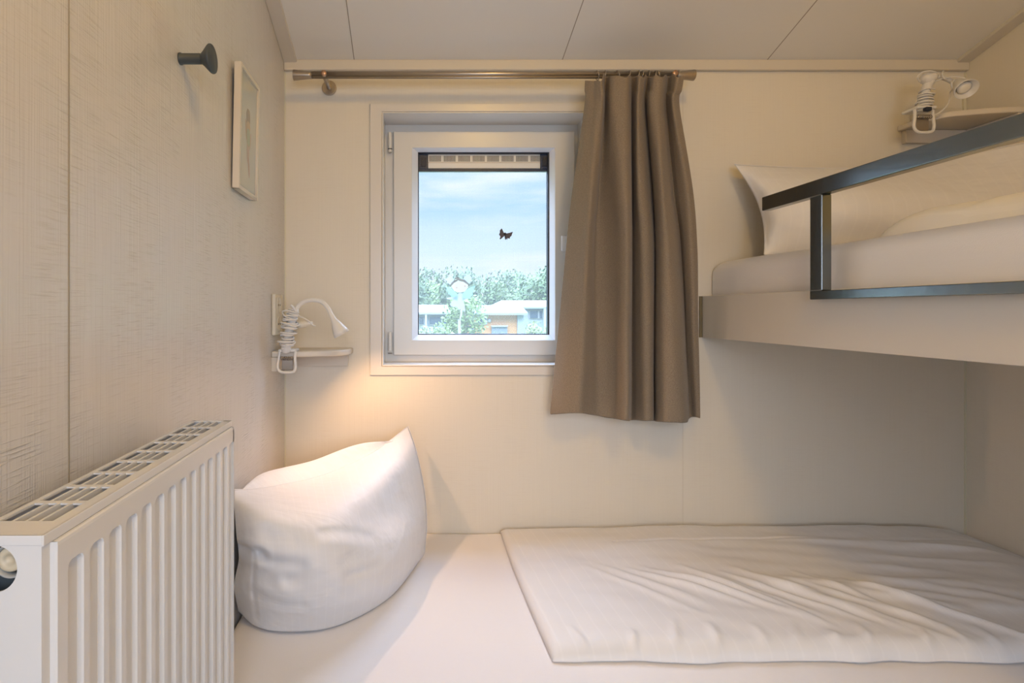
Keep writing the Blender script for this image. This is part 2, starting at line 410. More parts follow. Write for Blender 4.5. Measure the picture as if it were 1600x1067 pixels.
# stickers on the pane
YG = DG+.0055
def outline(pts, th=.0004, y=YG): # thin printed film
    return MB().face([P(a, c, y-th) for a, c in pts])
def ell(cx, cy, rx, ry, n=24, rot=0):
    return [(cx+rx*math.cos(t)*math.cos(rot)-ry*math.sin(t)*math.sin(rot), cy+rx*math.cos(t)*math.sin(rot)+ry*math.sin(t)*math.cos(rot)) for t in [2*math.pi*k/n for k in range(n)]]
M['f_dark'] = mat('film_dark_wing', (.085, .072, .085), .6)
M['f_body'] = mat('film_dark_body', (.03, .03, .035), .6)
bt = thing('butterfly_sticker', 'small dark butterfly sticker on the window pane against the sky', 'sticker', P(790, 376, YG))
outline([(789, 368), (782, 374), (780.5, 373), (782, 370), (779.5, 366), (781, 364), (781, 360), (784, 356.5), (787, 363), (788.5, 365)]).build('left_wing', 'f_dark', bt)
outline([(790, 368), (790, 365), (795, 364), (801.5, 362), (800, 366), (799, 369), (797, 370), (796.5, 373), (793, 372), (792.5, 375), (791, 373)]).build('right_wing', 'f_dark', bt)
b = MB(); b.prism([P(a, c, YG) for a, c in ell(789, 365.5, 2.2, 2.2, 14)], (0, -.0008, 0)); b.prism([P(a, c, YG) for a, c in ell(789.5, 370, 1.1, 5, 14, -.1)], (0, -.0008, 0))
b.build('body', 'f_body', bt)
M['f_white'] = film('film_white', (0.399, 0.391, 0.399), 0.6)
M['f_hair'] = film('film_hair', (0.126, 0.092, 0.076), 0.8)
M['f_face'] = film('film_face', (0.407, 0.365, 0.311), 0.8)
M['f_teal'] = film('film_teal', (0.260, 0.391, 0.391), 0.75)
M['f_dress'] = film('film_dress', (0.353, 0.353, 0.403), 0.75)
M['f_skin'] = film('film_skin', (0.399, 0.361, 0.353), 0.75)
M['f_rose'] = film('film_rose', (0.357, 0.189, 0.147), 0.9)
fy = thing('fairy_sticker', 'pale translucent fairy sticker with teal wings on the window pane', 'sticker', P(718, 500, YG))
def star(cx, cy, r, n=9, q=.72): return [(cx+r*(1 if k % 2 else q)*math.cos(math.pi*k/n), cy+r*(1 if k % 2 else q)*math.sin(math.pi*k/n)) for k in range(2*n)]
outline([(715, 470), (706, 466), (704, 461), (700, 459), (701, 456), (697, 453), (698, 451), (695, 447), (702, 449), (709, 454), (716, 461)], .0003).build('left_wing', 'f_teal', fy)
outline([(722, 470), (730, 466), (735, 467), (735, 463), (739, 461), (738, 457), (741, 454), (740, 451), (743, 446), (735, 449), (727, 454), (721, 461)], .0003).build('right_wing', 'f_teal', fy)
outline([(717, 458), (713, 462), (709, 468), (705, 473), (704, 478), (709, 480), (713, 479), (717, 484), (721, 482), (725, 487), (727, 484), (725, 474), (724, 464), (722, 458)], .0005).build('dress', 'f_dress', fy)
outline([(719.5, 482), (723, 482), (722, 492), (720, 498), (717.5, 498), (719, 491)], .0003).build('leg', 'f_skin', fy)
outline([(711, 463), (699, 465), (697, 466), (699, 467.5), (711, 468)], .0007).build('left_arm', 'f_skin', fy)
outline([(724, 464), (735, 472), (734, 474), (730, 472), (724, 468)], .0007).build('right_arm', 'f_skin', fy)
outline(star(703.5, 438, 7.5), .0003).build('left_hair_puff', 'f_white', fy)
outline(star(730.5, 436.5, 8), .0003).build('right_hair_puff', 'f_white', fy)
outline([(703.5, 448), (705, 442), (710, 437.5), (718, 435.5), (726, 437), (731.5, 442), (733, 447), (731, 444.5), (724, 440), (716, 438), (710, 441), (705.5, 446.5)], .0005).build('hair', 'f_hair', fy)
outline([(704.8, 447), (710, 441.5), (716, 438.5), (724, 440.5), (731.5, 445), (731, 450), (726, 455.5), (718, 457.5), (710, 455)], .0008).build('face', 'f_face', fy)
for cx__, cy__ in ((713.5, 449.5), (726.5, 447)): outline(ell(cx__, cy__, 1.3, 1.1, 12), .0012).build('cheek', 'f_rose', fy)
outline(ell(714, 434.8, 4.2, 1.4, 16), .0006).build('hair_bow', 'f_hair', fy)

# ------------------------------------------------------------------ curtain rod
YR = 1.527; ZR = P(0, 117.5, YR).z
rod = thing('curtain_rod', 'brushed nickel curtain rod above the window with conical finials', 'curtain rod', (P(770, 0, YR).x, YR, ZR))
xa, xb = P(485, 0, YR).x, P(1058, 0, YR).x
MB().cyl((xa, YR, ZR+.003), (xb, YR, ZR+.003), .0078).build('pole', 'steel', rod)
MB().box(xa+.001, xb-.001, YR-.0045, YR+.0045, ZR-.0085, ZR-.003).build('glide_track', 'steel_dark', rod, bevel=.001)
MB().cyl((xa+.0005, YR-.002, ZR-.0068), (xb-.0005, YR-.002, ZR-.0068), .0028, 12).build('track_lip', 'steel', rod)
for x, s in ((xa, -1), (xb, 1)):
    MB().lathe((x, YR, ZR), (s, 0, 0), [(-.004, 0), (-.004, .0100), (.004, .0103), (.046, .0150), (.0475, .0145), (.0475, 0)], 32).build('finial', 'steel', rod)
for xq in (P(507, 0, YR).x, P(1052, 0, YR).x):
    br = MB().cyl((xq, YR-.012, ZR), (xq, YW-.006, ZR), .0070).build('bracket', 'steel', rod)
    MB().cyl((xq, YW-.008, ZR), (xq, YW, ZR), .0215, 36).build('wall_disc', 'steel', br, bevel=.001)
    MB().cyl((xq, YR-.0135, ZR+.001), (xq, YR-.011, ZR+.001), .0078, 20).build('end_cap', 'copper', br)

# ------------------------------------------------------------------ curtain
cur = thing('curtain', 'taupe woven curtain drawn to the right side of the window', 'curtain', (P(980, 0, YR).x, YR, P(0, 655, YR).z))
# columns: px at top / pleat / 300 / 380 / bottom ; depth offsets at top / mid / bottom ; bottom py
K = [(914, 913, 894, 885, 859, .004, .004, .010, 648), (921, 919, 903, 896, 876, -.004, -.008, -.010, 647), (929, 927, 914, 908, 893, -.009, -.020, -.022, 646),
     (934, 934, 925, 919, 908, -.016, -.030, -.024, 646), (940, 941, 932, 926, 921, -.019, -.010, -.004, 648), (943, 944, 935, 929, 934, .008, .016, .004, 650),
     (948, 946, 943, 943, 948, .012, .012, .002, 653), (954, 953, 955, 958, 962, -.010, -.004, -.012, 655), (966, 965, 968, 972, 973, -.018, -.026, -.034, 657),
     (978, 978, 980, 982, 981, -.018, -.032, -.038, 658), (984, 984, 986, 986, 984, -.004, -.010, -.014, 658), (986, 987, 987, 988, 986, .014, .022, .018, 657),
     (993, 990, 991, 993, 995, .004, .006, .002, 657), (999, 996, 996, 1002, 1006, -.018, -.014, -.016, 658), (1006, 1003, 1004, 1012, 1015, -.008, -.016, -.020, 658),
     (1009, 1007, 1012, 1019, 1020, .012, -.006, -.010, 658), (1013, 1010, 1020, 1023, 1022, .012, .020, .018, 658), (1020, 1014, 1023, 1026, 1026, -.014, -.004, -.010, 659),
     (1026, 1022, 1029, 1033, 1038, -.022, -.026, -.034, 660), (1034, 1030, 1036, 1042, 1054, -.022, -.034, -.040, 661), (1040, 1036, 1042, 1050, 1068, -.008, -.024, -.034, 661),
     (1043, 1040, 1047, 1057, 1074, .010, -.008, -.016, 660), (1047, 1043, 1052, 1064, 1076, .006, .012, .022, 655), (1052, 1047, 1061, 1069, 1080, -.008, -.004, .024, 652),
     (1060, 1053, 1074, 1080, 1087, -.020, -.018, .012, 652), (1069, 1062, 1083, 1089, 1094, -.006, -.008, .008, 654)]
LV = [123.0, 140.0, 168.0, 300.0, 380.0, 520.0, 651.0]
ctrl = []
for li, py in enumerate(LV):
    row = []
    for i, (a, a2, b3, b4, c, o0, o1, o2, pb) in enumerate(K):
        px = (a, (a+a2)/2, a2, b3, b4, b4+(c-b4)*.52, c)[li]
        of = (o0, o0, o0*.9+o1*.1, o1, o1, (o1+o2)/2, o2)[li]
        of *= (1.6 if li < 3 else 1.6)
        ypx = py if li else (126 if i < 5 else 115+6*abs(math.sin(i*1.9)))
        if li == len(LV)-1: ypx = pb
        d = (1.494, 1.496, 1.50, 1.52, 1.53, 1.535, 1.54)[li]+of
        q = P(px, ypx, d); row.append(q)
    ctrl.append(row)
G = patch(ctrl, 7, 12)
for i, r_ in enumerate(G):
    for j, p in enumerate(r_):
        t = i/len(G)
        p.y += .003*noise.noise(Vector((p.x*30, 0, p.z*5)))*(.3+t)
b = MB(); b.grid(G); panel = b.build('fabric_panel', 'curtain', cur)
sm = panel.modifiers.new('th', 'SOLIDIFY'); sm.thickness = .0022; sm.offset = 0
ss = panel.modifiers.new('s', 'SUBSURF'); ss.levels = 1; ss.render_levels = 1
def on_panel(v, j0, j1, off):
    r_ = [G[v][j] for j in range(j0, j1)]
    return [Vector((p.x, p.y-off, p.z)) for p in r_]
nr = len(G)
st = MB(); hv = int(nr*.955)
st.tube(on_panel(hv, 0, len(G[0]), .0012), .0005, 5); st.build('hem_stitch', 'curtain', cur)
for px in (933, 944, 965, 982, 996, 1002, 1012, 1022, 1027, 1052, 1058):
    q = P(px, 0, YR)
    r_ = MB().torus((q.x, YR, ZR-.001), (1, 0, .25 if px % 2 else -.2), .0128, .0014).build('hook_ring', 'steel', cur)
    MB().tube([(q.x, YR-.001, ZR-.013), (q.x+.001, YR+.001, ZR-.022), (q.x, YR-.012, ZR-.02)], .0013, 8).build('hook', 'steel', r_)

# ------------------------------------------------------------------ corner shelves
def shelf(label, side):
    xw = XL if side < 0 else XR
    s = -side                                    # direction into the room
    zt = P(0, 549.0, 1.463).z if side < 0 else 1.700
    th = .016
    t = thing('corner_shelf', label, 'shelf', (xw+s*.1, YW-.08, zt-.05), None)
    w, dpt = .203, .158
    prof = [(0, 0), (w, 0), (w, .035)]
    for k in range(1, 9):
        a = R(90*k/8); prof.append((w-.055+.055*math.cos(a), .035+(dpt-.035-.028)*math.sin(a)))
    prof += [(.09, dpt-.010), (.04, dpt-.002), (0, dpt)]
    V = [Vector((xw+s*(.0005+u), YW-.0005-v, zt-th)) for u, v in prof]
    MB().prism(V, (0, 0, th)).build('board', 'shelf', t, bevel=.0035)
    MB().box(min(xw, xw+s*.016), max(xw, xw+s*.016), YW-dpt+.002, YW-.017, zt-.054, zt-th-.0003).build('side_batten', 'shelf', t, bevel=.0012)
    MB().box(min(xw, xw+s*.19), max(xw, xw+s*.19), YW-.016, YW-.0003, zt-.054, zt-th-.0003).build('back_batten', 'shelf', t, bevel=.0012)
    return zt
zsl = shelf('small cream corner shelf on the left wall below the window sill level', -1)
zsr = shelf('small cream corner shelf in the upper right corner above the bunk', 1)

# ------------------------------------------------------------------ socket plates
t = thing('wall_socket', 'vertical cream socket plate on the left wall above the small shelf', 'socket', (XL, 1.50, P(0, 527, 1.46).z))
z1, z0 = P(0, 459, 1.47).z, P(0, 524, 1.47).z
MB().box(XL+.0003, XL+.011, 1.462, 1.545, z0, z1).build('plate', 'plate', t, bevel=.003)
for zz in (z1-.030, z0+.030):
    sk = MB().lathe((XL+.008, 1.503, zz), (1, 0, 0), [(0, 0), (0, .022), (.0045, .022), (.0045, .0195), (.0035, .0185), (.0035, 0)], 28).build('outlet', 'plate', t)
    b = MB()
    for dy in (-.0095, .0095): b.cyl((XL+.0112, 1.503+dy, zz), (XL+.0122, 1.503+dy, zz), .0025, 12)
    b.build('pin_holes', 'slot', sk)
t = thing('wall_socket', 'cream double socket plate on the back wall behind the upper clip lamp', 'socket', P(1460, 200, YW))
MB().box(P(1421, 0, YW).x, P(1499, 0, YW).x, YW-.011, YW-.0003, P(0, 205, YW).z+.005, P(0, 170, YW).z).build('plate', 'plate', t, bevel=.003)
for xx in (P(1440, 0, YW).x, P(1482, 0, YW).x):
    sk = MB().lathe((xx, YW-.009, P(0, 187, YW).z), (0, -1, 0), [(0, 0), (0, .022), (.0045, .022), (.0045, .0195), (.0035, .0185), (.0035, 0)], 28).build('outlet', 'plate', t)
    b = MB()
    for dx in (-.0095, .0095): b.cyl((xx+dx, YW-.0135, P(0, 187, YW).z), (xx+dx, YW-.0125, P(0, 187, YW).z), .0025, 12)
    b.build('pin_holes', 'slot', sk)

# ------------------------------------------------------------------ clip lamps
def helix(p0, p1, r, turns, n=22, jit=.3, ph=0):
    p0 = Vector(p0); p1 = Vector(p1); a = (p1-p0).normalized(); u = a.orthogonal().normalized(); w = a.cross(u); out = []
    for k in range(int(turns*n)+1):
        t = k/(turns*n); an = 2*math.pi*turns*t+ph
        rr = r*(1+jit*noise.noise(Vector((an*.6, ph, 1.3))))
        tt = t+.04*noise.noise(Vector((an*.9, ph+5, 0)))
        out.append(p0.lerp(p1, min(max(tt, 0), 1))+(u*math.cos(an)+w*math.sin(an))*rr)
    return out
def clamp(t, c, w, h, z_top, lean=0):
    """open spring clamp: rounded wire-like plastic loop with a metal spring, hanging over a board edge"""
    x, y = c
    pts = [(x-w*.5, y, z_top), (x-w*.56, y-.003, z_top-h*.35), (x-w*.62, y-.004, z_top-h*.8), (x-w*.40, y-.004, z_top-h), (x, y-.004, z_top-h*1.03),
           (x+w*.42, y-.004, z_top-h*.99), (x+w*.56, y-.004, z_top-h*.78), (x+w*.52, y-.003, z_top-h*.35), (x+w*.55, y, z_top)]
    j = MB().tube(spline([Vector(p) for p in pts], 6), .0038, 10).build('lower_jaw', 'lamp', t)
    MB().box(x-w*.55, x+w*.6, y-.012, y+.040, z_top-.001, z_top+.007).build('upper_jaw', 'lamp', t, bevel=.003)
    MB().box(x-w*.38, x+w*.36, y+.001, y+.006, z_top-h*.92, z_top-h*.35).build('pressure_pad', 'chrome', j, bevel=.001)
    MB().tube(helix((x-w*.42, y-.004, z_top-h*.34), (x+w*.42, y-.004, z_top-h*.34), .0048, 7, 14, 0), .0009, 6).build('spring', 'chrome', t)
def cone_shade(t, neck, rim, r0, r1, lit):
    neck = Vector(neck); rim = Vector(rim); a = rim-neck; L_ = a.length
    prof = [(-.006, r0*.9), (0, r0), (L_*.25, r0*1.25), (L_*.55, r0+(r1-r0)*.55), (L_*.85, r0+(r1-r0)*.9), (L_, r1), (L_, r1-.0016), (L_*.6, r1*.55), (L_*.45, 0)]
    s_ = MB().lathe(neck, a, prof, 36).build('lamp_shade', 'lamp', t)
    MB().lathe(neck, a, [(L_*.50, 0), (L_*.62, r1*.45), (L_*.80, r1*.6), (L_*.88, r1*.35), (L_*.9, 0)], 24).build('bulb', 'bulb_lit' if lit else 'bulb', s_)
# --- lamp on the left shelf
DL = 1.42
t = thing('clip_lamp', 'white gooseneck clip lamp clamped to the small shelf on the left', 'lamp', P(447, 580, DL))
cxy = P(448, 0, 1.444)
clamp(t, (cxy.x, 1.452), .040, .054, zsl+.001)
stem0 = P(446, 545, DL); stem1 = P(462, 481, DL)
MB().tube(spline([P(447, 548, 1.445), P(447, 538, 1.435), P(452, 515, DL), P(462, 482, DL)], 6), [.013]*4+[.012]*4+[.011]*4+[.010]*6+[.009], 18).build('stem', 'lamp', t)
neck = spline([P(461, 485, DL), P(468, 476, DL), P(478, 470, DL-.003), P(490, 468.5, DL-.006), P(503, 472, DL-.010), P(512, 481, DL-.015), P(519, 495, DL-.02)], 8)
MB().tube(neck, .0058, 14).build('gooseneck', 'lamp', t)
cone_shade(t, P(517.5, 492, DL-.02), P(534, 522.5, DL-.022), .0062, .0215, True)
cordp = []
cordp += helix(P(447, 541, 1.425), P(450, 524, DL), .016, 3.5, ph=.3)
cordp += helix(P(450, 522, DL), P(455, 498, DL), .020, 3.4, ph=2)
cordp += helix(P(455, 498, DL), P(459, 484, DL), .013, 4.5, ph=1)
sp_ = [P(440, 545, 1.42)]+cordp[::3]
cd = MB().tube(spline(sp_, 2), .0024, 8).build('cord', 'cord', t)
MB().tube(helix(P(447, 538, 1.42), P(457, 490, DL), .019, 3.2, ph=4, jit=.5), .0022, 8).build('cord_loop', 'cord', cd)
MB().tube(helix(P(456, 492, DL), P(445, 540, 1.42), .017, 4.3, ph=1, jit=.6), .0021, 8).build('cord_loop', 'cord', cd)
MB().tube(spline([P(455, 486, DL-.015), P(446, 485, DL-.02), P(441, 488, DL-.01), P(447, 495, DL-.02), P(456, 498, DL-.02)], 8), .0021, 8).build('cord_loop', 'cord', cd)
MB().tube(spline([P(467, 494, DL-.012), P(475, 497, DL-.02), P(484, 503, DL-.025), P(489, 508, DL-.025), P(493, 509.5, DL-.025)], 8), .0019, 8).build('cord_tie', 'cord', t)
MB().tube(spline([P(462, 486, DL-.01), P(458, 480, DL-.014), P(454, 476.5, DL-.018)], 5), .003, 8).build('strain_relief', 'cord', t)
pa = P(466, 508, DL+.01); pb_ = P(488, 505, DL+.03)
MB().lathe(pa, pb_-pa, [(-.003, 0), (-.003, .006), (.006, .0095), (.018, .009), (.022, .0065), ((pb_-pa).length, .0055), ((pb_-pa).length, 0)], 18).build('plug', 'plate', t)
lampL = (P(534, 522.5, DL-.022), (P(534, 522.5, DL-.022)-P(517.5, 492, DL-.02)).normalized())
# --- lamp on the upper right shelf
DU = 1.49
t = thing('clip_lamp', 'white clip lamp wound with its cord on the upper right corner shelf', 'lamp', P(1444, 207, DU))
cx_ = P(1443.5, 0, 1.485).x
clamp(t, (cx_, 1.487), .046, .062, zsr+.001)
MB().tube(spline([P(1442, 176, DU), P(1444, 160, DU), P(1446, 145, DU), P(1449, 133, DU), P(1452, 124, DU)], 5), [.012]*6+[.010]*6+[.011]*5+[.014]*4, 18).build('stem', 'lamp', t)
hd = P(1450, 122, DU)
MB().lathe(hd+Vector((-.016, 0, -.006)), (1, -.1, .35), [(0, 0), (.001, .011), (.010, .016), (.024, .016), (.034, .010), (.036, 0)], 24).build('cord_spool', 'lamp', t)
MB().tube(spline([P(1455, 131, DU), P(1466, 125, DU-.005), P(1480, 121, DU-.01), P(1494, 120, DU-.015), P(1506, 122, DU-.02), P(1512, 126, DU-.03)], 7), .0022, 8).build('gooseneck_cable', 'cord', t)
MB().tube(spline([P(1464, 120, DU), P(1475, 122, DU), P(1488, 128, DU), P(1497, 133, DU-.005)], 6), .0060, 14).build('gooseneck', 'lamp', t)
cone_shade(t, P(1493, 129, DU), P(1510.5, 139.5, DU-.040), .010, .0262, False)
c2 = MB().tube(helix(P(1442, 176, DU), P(1447, 148, DU), .016, 6.3, ph=1.2), .0023, 8).build('cord', 'cord', t)
MB().tube(helix(P(1443, 170, DU), P(1449, 140, DU), .014, 4.3, ph=3.2, jit=.5), .0021, 8).build('cord_loop', 'cord', c2)
MB().tube(spline([P(1437, 128, DU-.01), P(1434, 121, DU-.02), P(1441, 113, DU-.02), P(1453, 111, DU-.02), P(1462, 113, DU-.015), P(1464, 118, DU)], 7), .0021, 8).build('cord_loop', 'cord', c2)
MB().tube(spline([P(1474, 111, DU), P(1472, 116, DU-.01), P(1475, 123, DU-.01), P(1482, 125, DU)], 7), .0021, 8).build('cord_loop', 'cord', c2)
MB().tube(spline([P(1492, 124, DU-.015), P(1487, 130, DU-.02), P(1488, 139, DU-.015), P(1485, 145, DU), P(1483, 158, DU), P(1477, 168, DU), P(1466, 177, DU), P(1455, 180, DU)], 7), .0021, 8).build('cord_loop', 'cord', c2)
MB().tube(spline([P(1456, 181, DU), P(1470, 181.5, 1.52), P(1482, 178, 1.56), P(1490, 175, 1.60)], 7), .0023, 8).build('cord_loop', 'cord', c2)
MB().box(P(1478, 0, 1.57).x, P(1490, 0, 1.57).x, 1.575, 1.604, zsr+.001, zsr+.02).build('plug', 'plate', t, bevel=.003)
MB().box(P(1449, 0, 1.46).x, P(1458, 0, 1.46).x, 1.462, 1.474, P(0, 172, 1.46).z, P(0, 166, 1.46).z, Matrix.Identity(4)).build('switch', 'gasket', t, bevel=.002)
t = thing('cable_duct', 'thin cream vertical cable strip on the back wall beside the upper lamp', 'cable strip', P(1511, 180, YW))
MB().box(XR-.010, XR-.0037, YW-.006, YW-.0002, zsr+.001, P(0, 135, YW).z).build('cover', 'seamlight', t)

# ------------------------------------------------------------------ coat hook and picture (left wall)
dh = .885; zh = P(0, 92, dh).z
t = thing('coat_hook', 'dark grey round-headed coat hook high on the left wall', 'coat hook', (XL, dh, zh))
MB().lathe((XL, dh, zh), (1, 0, 0), [(0, 0), (0, .0095), (.003, .0098), (.0035, .0085), (.040, .0085), (.040, 0)], 32).build('stem', 'hook', t)
MB().lathe((XL, dh, zh), (1, 0, 0), [(.036, 0), (.036, .0085), (.040, .012), (.049, .0215), (.051, .0228), (.053, .0228), (.054, .0222), (.0542, 0)], 48).build('head', 'hook', t)
yn, yf = 1.133, 1.272; zt, zb = 1.671, 1.4075
pic = thing('picture_frame', 'narrow cream picture frame with faint figure drawing on the left wall', 'picture', (XL+.004, (yn+yf)/2, zb))
mt = Matrix.Translation((XL+.003, 0, zb)) @ Matrix.Rotation(R(1.1), 4, 'Y')
def lb(x0, x1, y0, y1, z0, z1): return MB().box(x0, x1, y0, y1, z0, z1, mt)
H = zt-zb; fw = .008
b = MB()
for (y0, y1, z0, z1) in ((yn, yn+fw, 0, H), (yf-fw, yf, 0, H), (yn+fw, yf-fw, 0, fw), (yn+fw, yf-fw, H-fw, H)): b.box(0, .0145, y0, y1, z0, z1, mt)
b.build('frame', 'frame', pic, bevel=.0008)
lb(.002, .006, yn+.004, yf-.004, .004, H-.004).build('backing', 'slot', pic)
art = lb(.0062, .0100, yn+fw-.001, yf-fw+.001, fw-.001, H-fw+.001).build('print', 'paper', pic)
def dab(cy, cz, ry, rz, col, nm, rot=0, x=.0102):
    M[nm] = mat(nm, col, .25)
    pts = []
    for k in range(20):
        a = 2*math.pi*k/20; rr = 1+.18*noise.noise(Vector((math.cos(a)*2, math.sin(a)*2, cy*50+cz*9)))
        yy, zz = ry*rr*math.cos(a), rz*rr*math.sin(a)
        pts.append(mt @ Vector((x, (yn+yf)/2+cy+yy*math.cos(rot)-zz*math.sin(rot), cz+yy*math.sin(rot)+zz*math.cos(rot))))
    return MB().prism(pts, (.0001, 0, 0))
dab(0, .168, .014, .021, (.36, .32, .26), 'ink_brown').build('drawn_hair', 'ink_brown', art)
dab(.002, .150, .013, .012, (.50, .40, .29), 'ink_skin', x=.0103).build('drawn_face', 'ink_skin', art)
dab(.003, .127, .013, .02, (.38, .42, .33), 'ink_green', .1, .0104).build('drawn_dress', 'ink_green', art)
dab(-.014, .14, .004, .022, (.48, .38, .29), 'ink_peach', .25).build('drawn_arm', 'ink_peach', art)
dab(.017, .122, .004, .02, (.50, .40, .33), 'ink_peach2', -.2).build('drawn_arm', 'ink_peach2', art)
dab(.002, .092, .009, .022, (.50, .40, .34), 'ink_rose', .05).build('drawn_leg', 'ink_rose', art)
dab(.010, .062, .004, .022, (.48, .34, .29), 'ink_rose2', .22).build('drawn_leg', 'ink_rose2', art)

# ------------------------------------------------------------------ radiator (left foreground)
X0, X1, Y0, Y1, ZT = -.343, -.283, .417, .856, .978
rad = thing('radiator', 'white ribbed panel radiator with top grille in the left foreground', 'radiator', (-.31, .64, .38))
b = MB()
# top grille: perimeter, three louvres, cross bars
rows_y = [.446+.0453*k for k in range(10)]
b.box(X0, X1, Y0, rows_y[0], ZT-.0022, ZT); b.box(X0, X1, rows_y[-1]-.003, Y1, ZT-.0022, ZT)
lx0, lx1 = X0+.005, X1-.011
b.box(X0, lx0, rows_y[0], rows_y[-1], ZT-.0022, ZT); b.box(lx1, X1, rows_y[0], rows_y[-1], ZT-.0022, ZT)
for k in range(1, 9): b.box(lx0, lx1, rows_y[k]-.0033, rows_y[k]+.0033, ZT-.002, ZT-.0003)
b.build('top_grille', 'radiator', rad, weld=False)
for k in range(1, 4):
    x = lx0+(lx1-lx0)*k/4
    MB().box(x-.0013, x+.0013, rows_y[0]-.001, rows_y[-1]+.001, ZT-.009, ZT-.0002).build('louvre', 'radiator', rad)
MB().box(X1-.0012, X1+.001, Y0, Y1, ZT-.0090, ZT).build('front_lip', 'radiator', rad, bevel=.0008)
MB().box(X0, X1, Y0-.0004, Y0+.0012, ZT-.0078, ZT).build('end_lip', 'radiator', rad, bevel=.0005)
# convector body under the grille
b = MB()
b.box(X0+.004, X0+.006, Y0+.02, Y1-.01, .40, ZT-.03); b.box(X0+.020, X0+.030, Y0+.02, Y1-.01, .40, ZT-.035); b.box(X0+.042, X0+.05, Y0+.02, Y1-.01, .40, ZT-.03)
b.box(X0+.001, X1-.006, Y0+.02, Y1-.012, .40, ZT-.06)
b.build('convector', 'radiator_in', rad, weld=False)
MB().box(X0, X0+.0015, Y0, Y1, .38, ZT-.002).build('rear_panel', 'radiator', rad)
for yb_ in (.50, .76): MB().box(XL, X0, yb_, yb_+.03, .45, ZT-.06).build('wall_bracket', 'radiator', rad)
for yb_ in (.47, .80): MB().cyl((-.315, yb_, 0), (-.315, yb_, .40), .009).build('pipe', 'radiator', rad)
MB().box(X0, X1-.001, Y1-.002, Y1, .38, ZT-.002).build('far_side_panel', 'radiator', rad)
# near side panel with the round service hole
b = MB(); hxc, hzc, hr = -.3205, P(0, 889, Y0).z, .0182
sq = .0205
circ = [Vector((hxc+hr*math.cos(2*math.pi*k/40), Y0, hzc+hr*math.sin(2*math.pi*k/40))) for k in range(40)]
def sqp(k):
    a = 2*math.pi*k/40; c, s_ = math.cos(a), math.sin(a); m_ = max(abs(c), abs(s_)); return Vector((hxc+sq*c/m_, Y0, hzc+sq*s_/m_))
for k in range(40):
    j = (k+1) % 40
    b.face([circ[k], circ[j], sqp(j), sqp(k)]); b.face([circ[k], circ[j], circ[j]+Vector((0, .002, 0)), circ[k]+Vector((0, .002, 0))])
zt_ = ZT-.0075
for x0, x1, z0, z1 in ((X0, hxc-sq, .38, zt_), (hxc+sq, X1-.0005, .38, zt_), (hxc-sq, hxc+sq, .38, hzc-sq), (hxc-sq, hxc+sq, hzc+sq, zt_)):
    if x1 > x0 and z1 > z0: b.face([(x0, Y0, z0), (x1, Y0, z0), (x1, Y0, z1), (x0, Y0, z1)])
b.build('near_side_panel', 'radiator', rad)
MB().box(X0+.001, X1-.0015, Y0+.016, Y0+.018, .9, zt_-.001).build('valve_recess', 'recess_dark', rad)  # near-black plate stands in for the shade inside the service hole
vc = Vector(((13-CX)*Y0/F, Y0, P(0, 879, Y0).z))
MB().lathe(vc+Vector((0, .0015, 0)), (0, 1, 0), [(0, .0118), (-.0004, .0124), (0, .0130), (.015, .0130), (.015, .0112), (.002, .0112), (0, .0118)], 36).build('valve_ring', 'ring', rad)
v_ = MB().lathe(vc+Vector((-.0025, .0145, 0)), (0, -1, 0), [(0, 0), (0, .010), (.009, .0098), (.0105, .0088), (.0105, .004), (.009, .004), (.009, 0)], 24).build('valve_cap', 'brass', rad)
# front corner return and ribbed front panel
MB().box(X1-.0042, X1-.0005, Y0+.0005, .436, .38, ZT-.0085).build('corner_post', 'radiator', rad, bevel=.0015)
XP = -.278; ZP = .969; YP0, YP1 = .4275, .848
DEP = .0050
ny_recess = [(.4402+.0300*k, .4402+.0300*k+.0215) for k in range(14)]
# cross-section along y, built as grid in z: recess ends in a rounded arch near the top
def panel_x(y, z):
    for a, c in ny_recess:
        m_ = (a+c)/2; hw = (c-a)/2
        ztop = .9465
        dy = abs(y-m_)
        # distance inside the rounded-top slot
        rr = .006
        dz = ztop-z
        if dz < 0 or dy > hw: continue
        e = hw-dy
        if dz < rr and e < rr: ins = rr-math.hypot(rr-e, rr-dz)
        else: ins = min(e, dz)
        if ins <= 0: continue
        t_ = min(ins/.0015, 1); return -DEP*(t_*t_*(3-2*t_))
    return 0
ys = [YP0]
for a, c in ny_recess:
    ys += [a, a+.0006, a+.0012, a+.0018, a+.0024, a+.0034, a+.0060, (a+c)/2, c-.0060, c-.0034, c-.0024, c-.0018, c-.0012, c-.0006, c]
ys += [YP1]
zs = [.38, .5, .6, .7, .8, .9, .935]+[.9350+.0008*k for k in range(1, 17)]+[.955, .9655]
G = []
for z in zs: G.append([Vector((XP+panel_x(y, z), y, z)) for y in ys])
# rolled top edge and rounded vertical ends
G.append([Vector((XP-.0005, y, ZP-.0010)) for y in ys]); G.append([Vector((XP-.0018, y, ZP)) for y in ys]); G.append([Vector((XP-.0042, y, ZP)) for y in ys])
b = MB(); b.grid(G, smooth=False)
b.grid([[Vector((XP-e, YP0-f_, z)) for z in (.38, ZP)] for e, f_ in ((0, 0), (.0008, .0006), (.002, .0009), (.009, .0009))])
b.grid([[Vector((XP-e, YP1+f_, z)) for z in (.38, ZP)] for e, f_ in ((0, 0), (.0008, .0006), (.002, .0009), (.009, .0009))])
b.build('front_panel', 'radiator', rad)
MB().box(XP-.006, X1-.0005, YP1+.002, YP1+.006, .38, ZT-.012).build('far_corner_post', 'radiator', rad, bevel=.001)

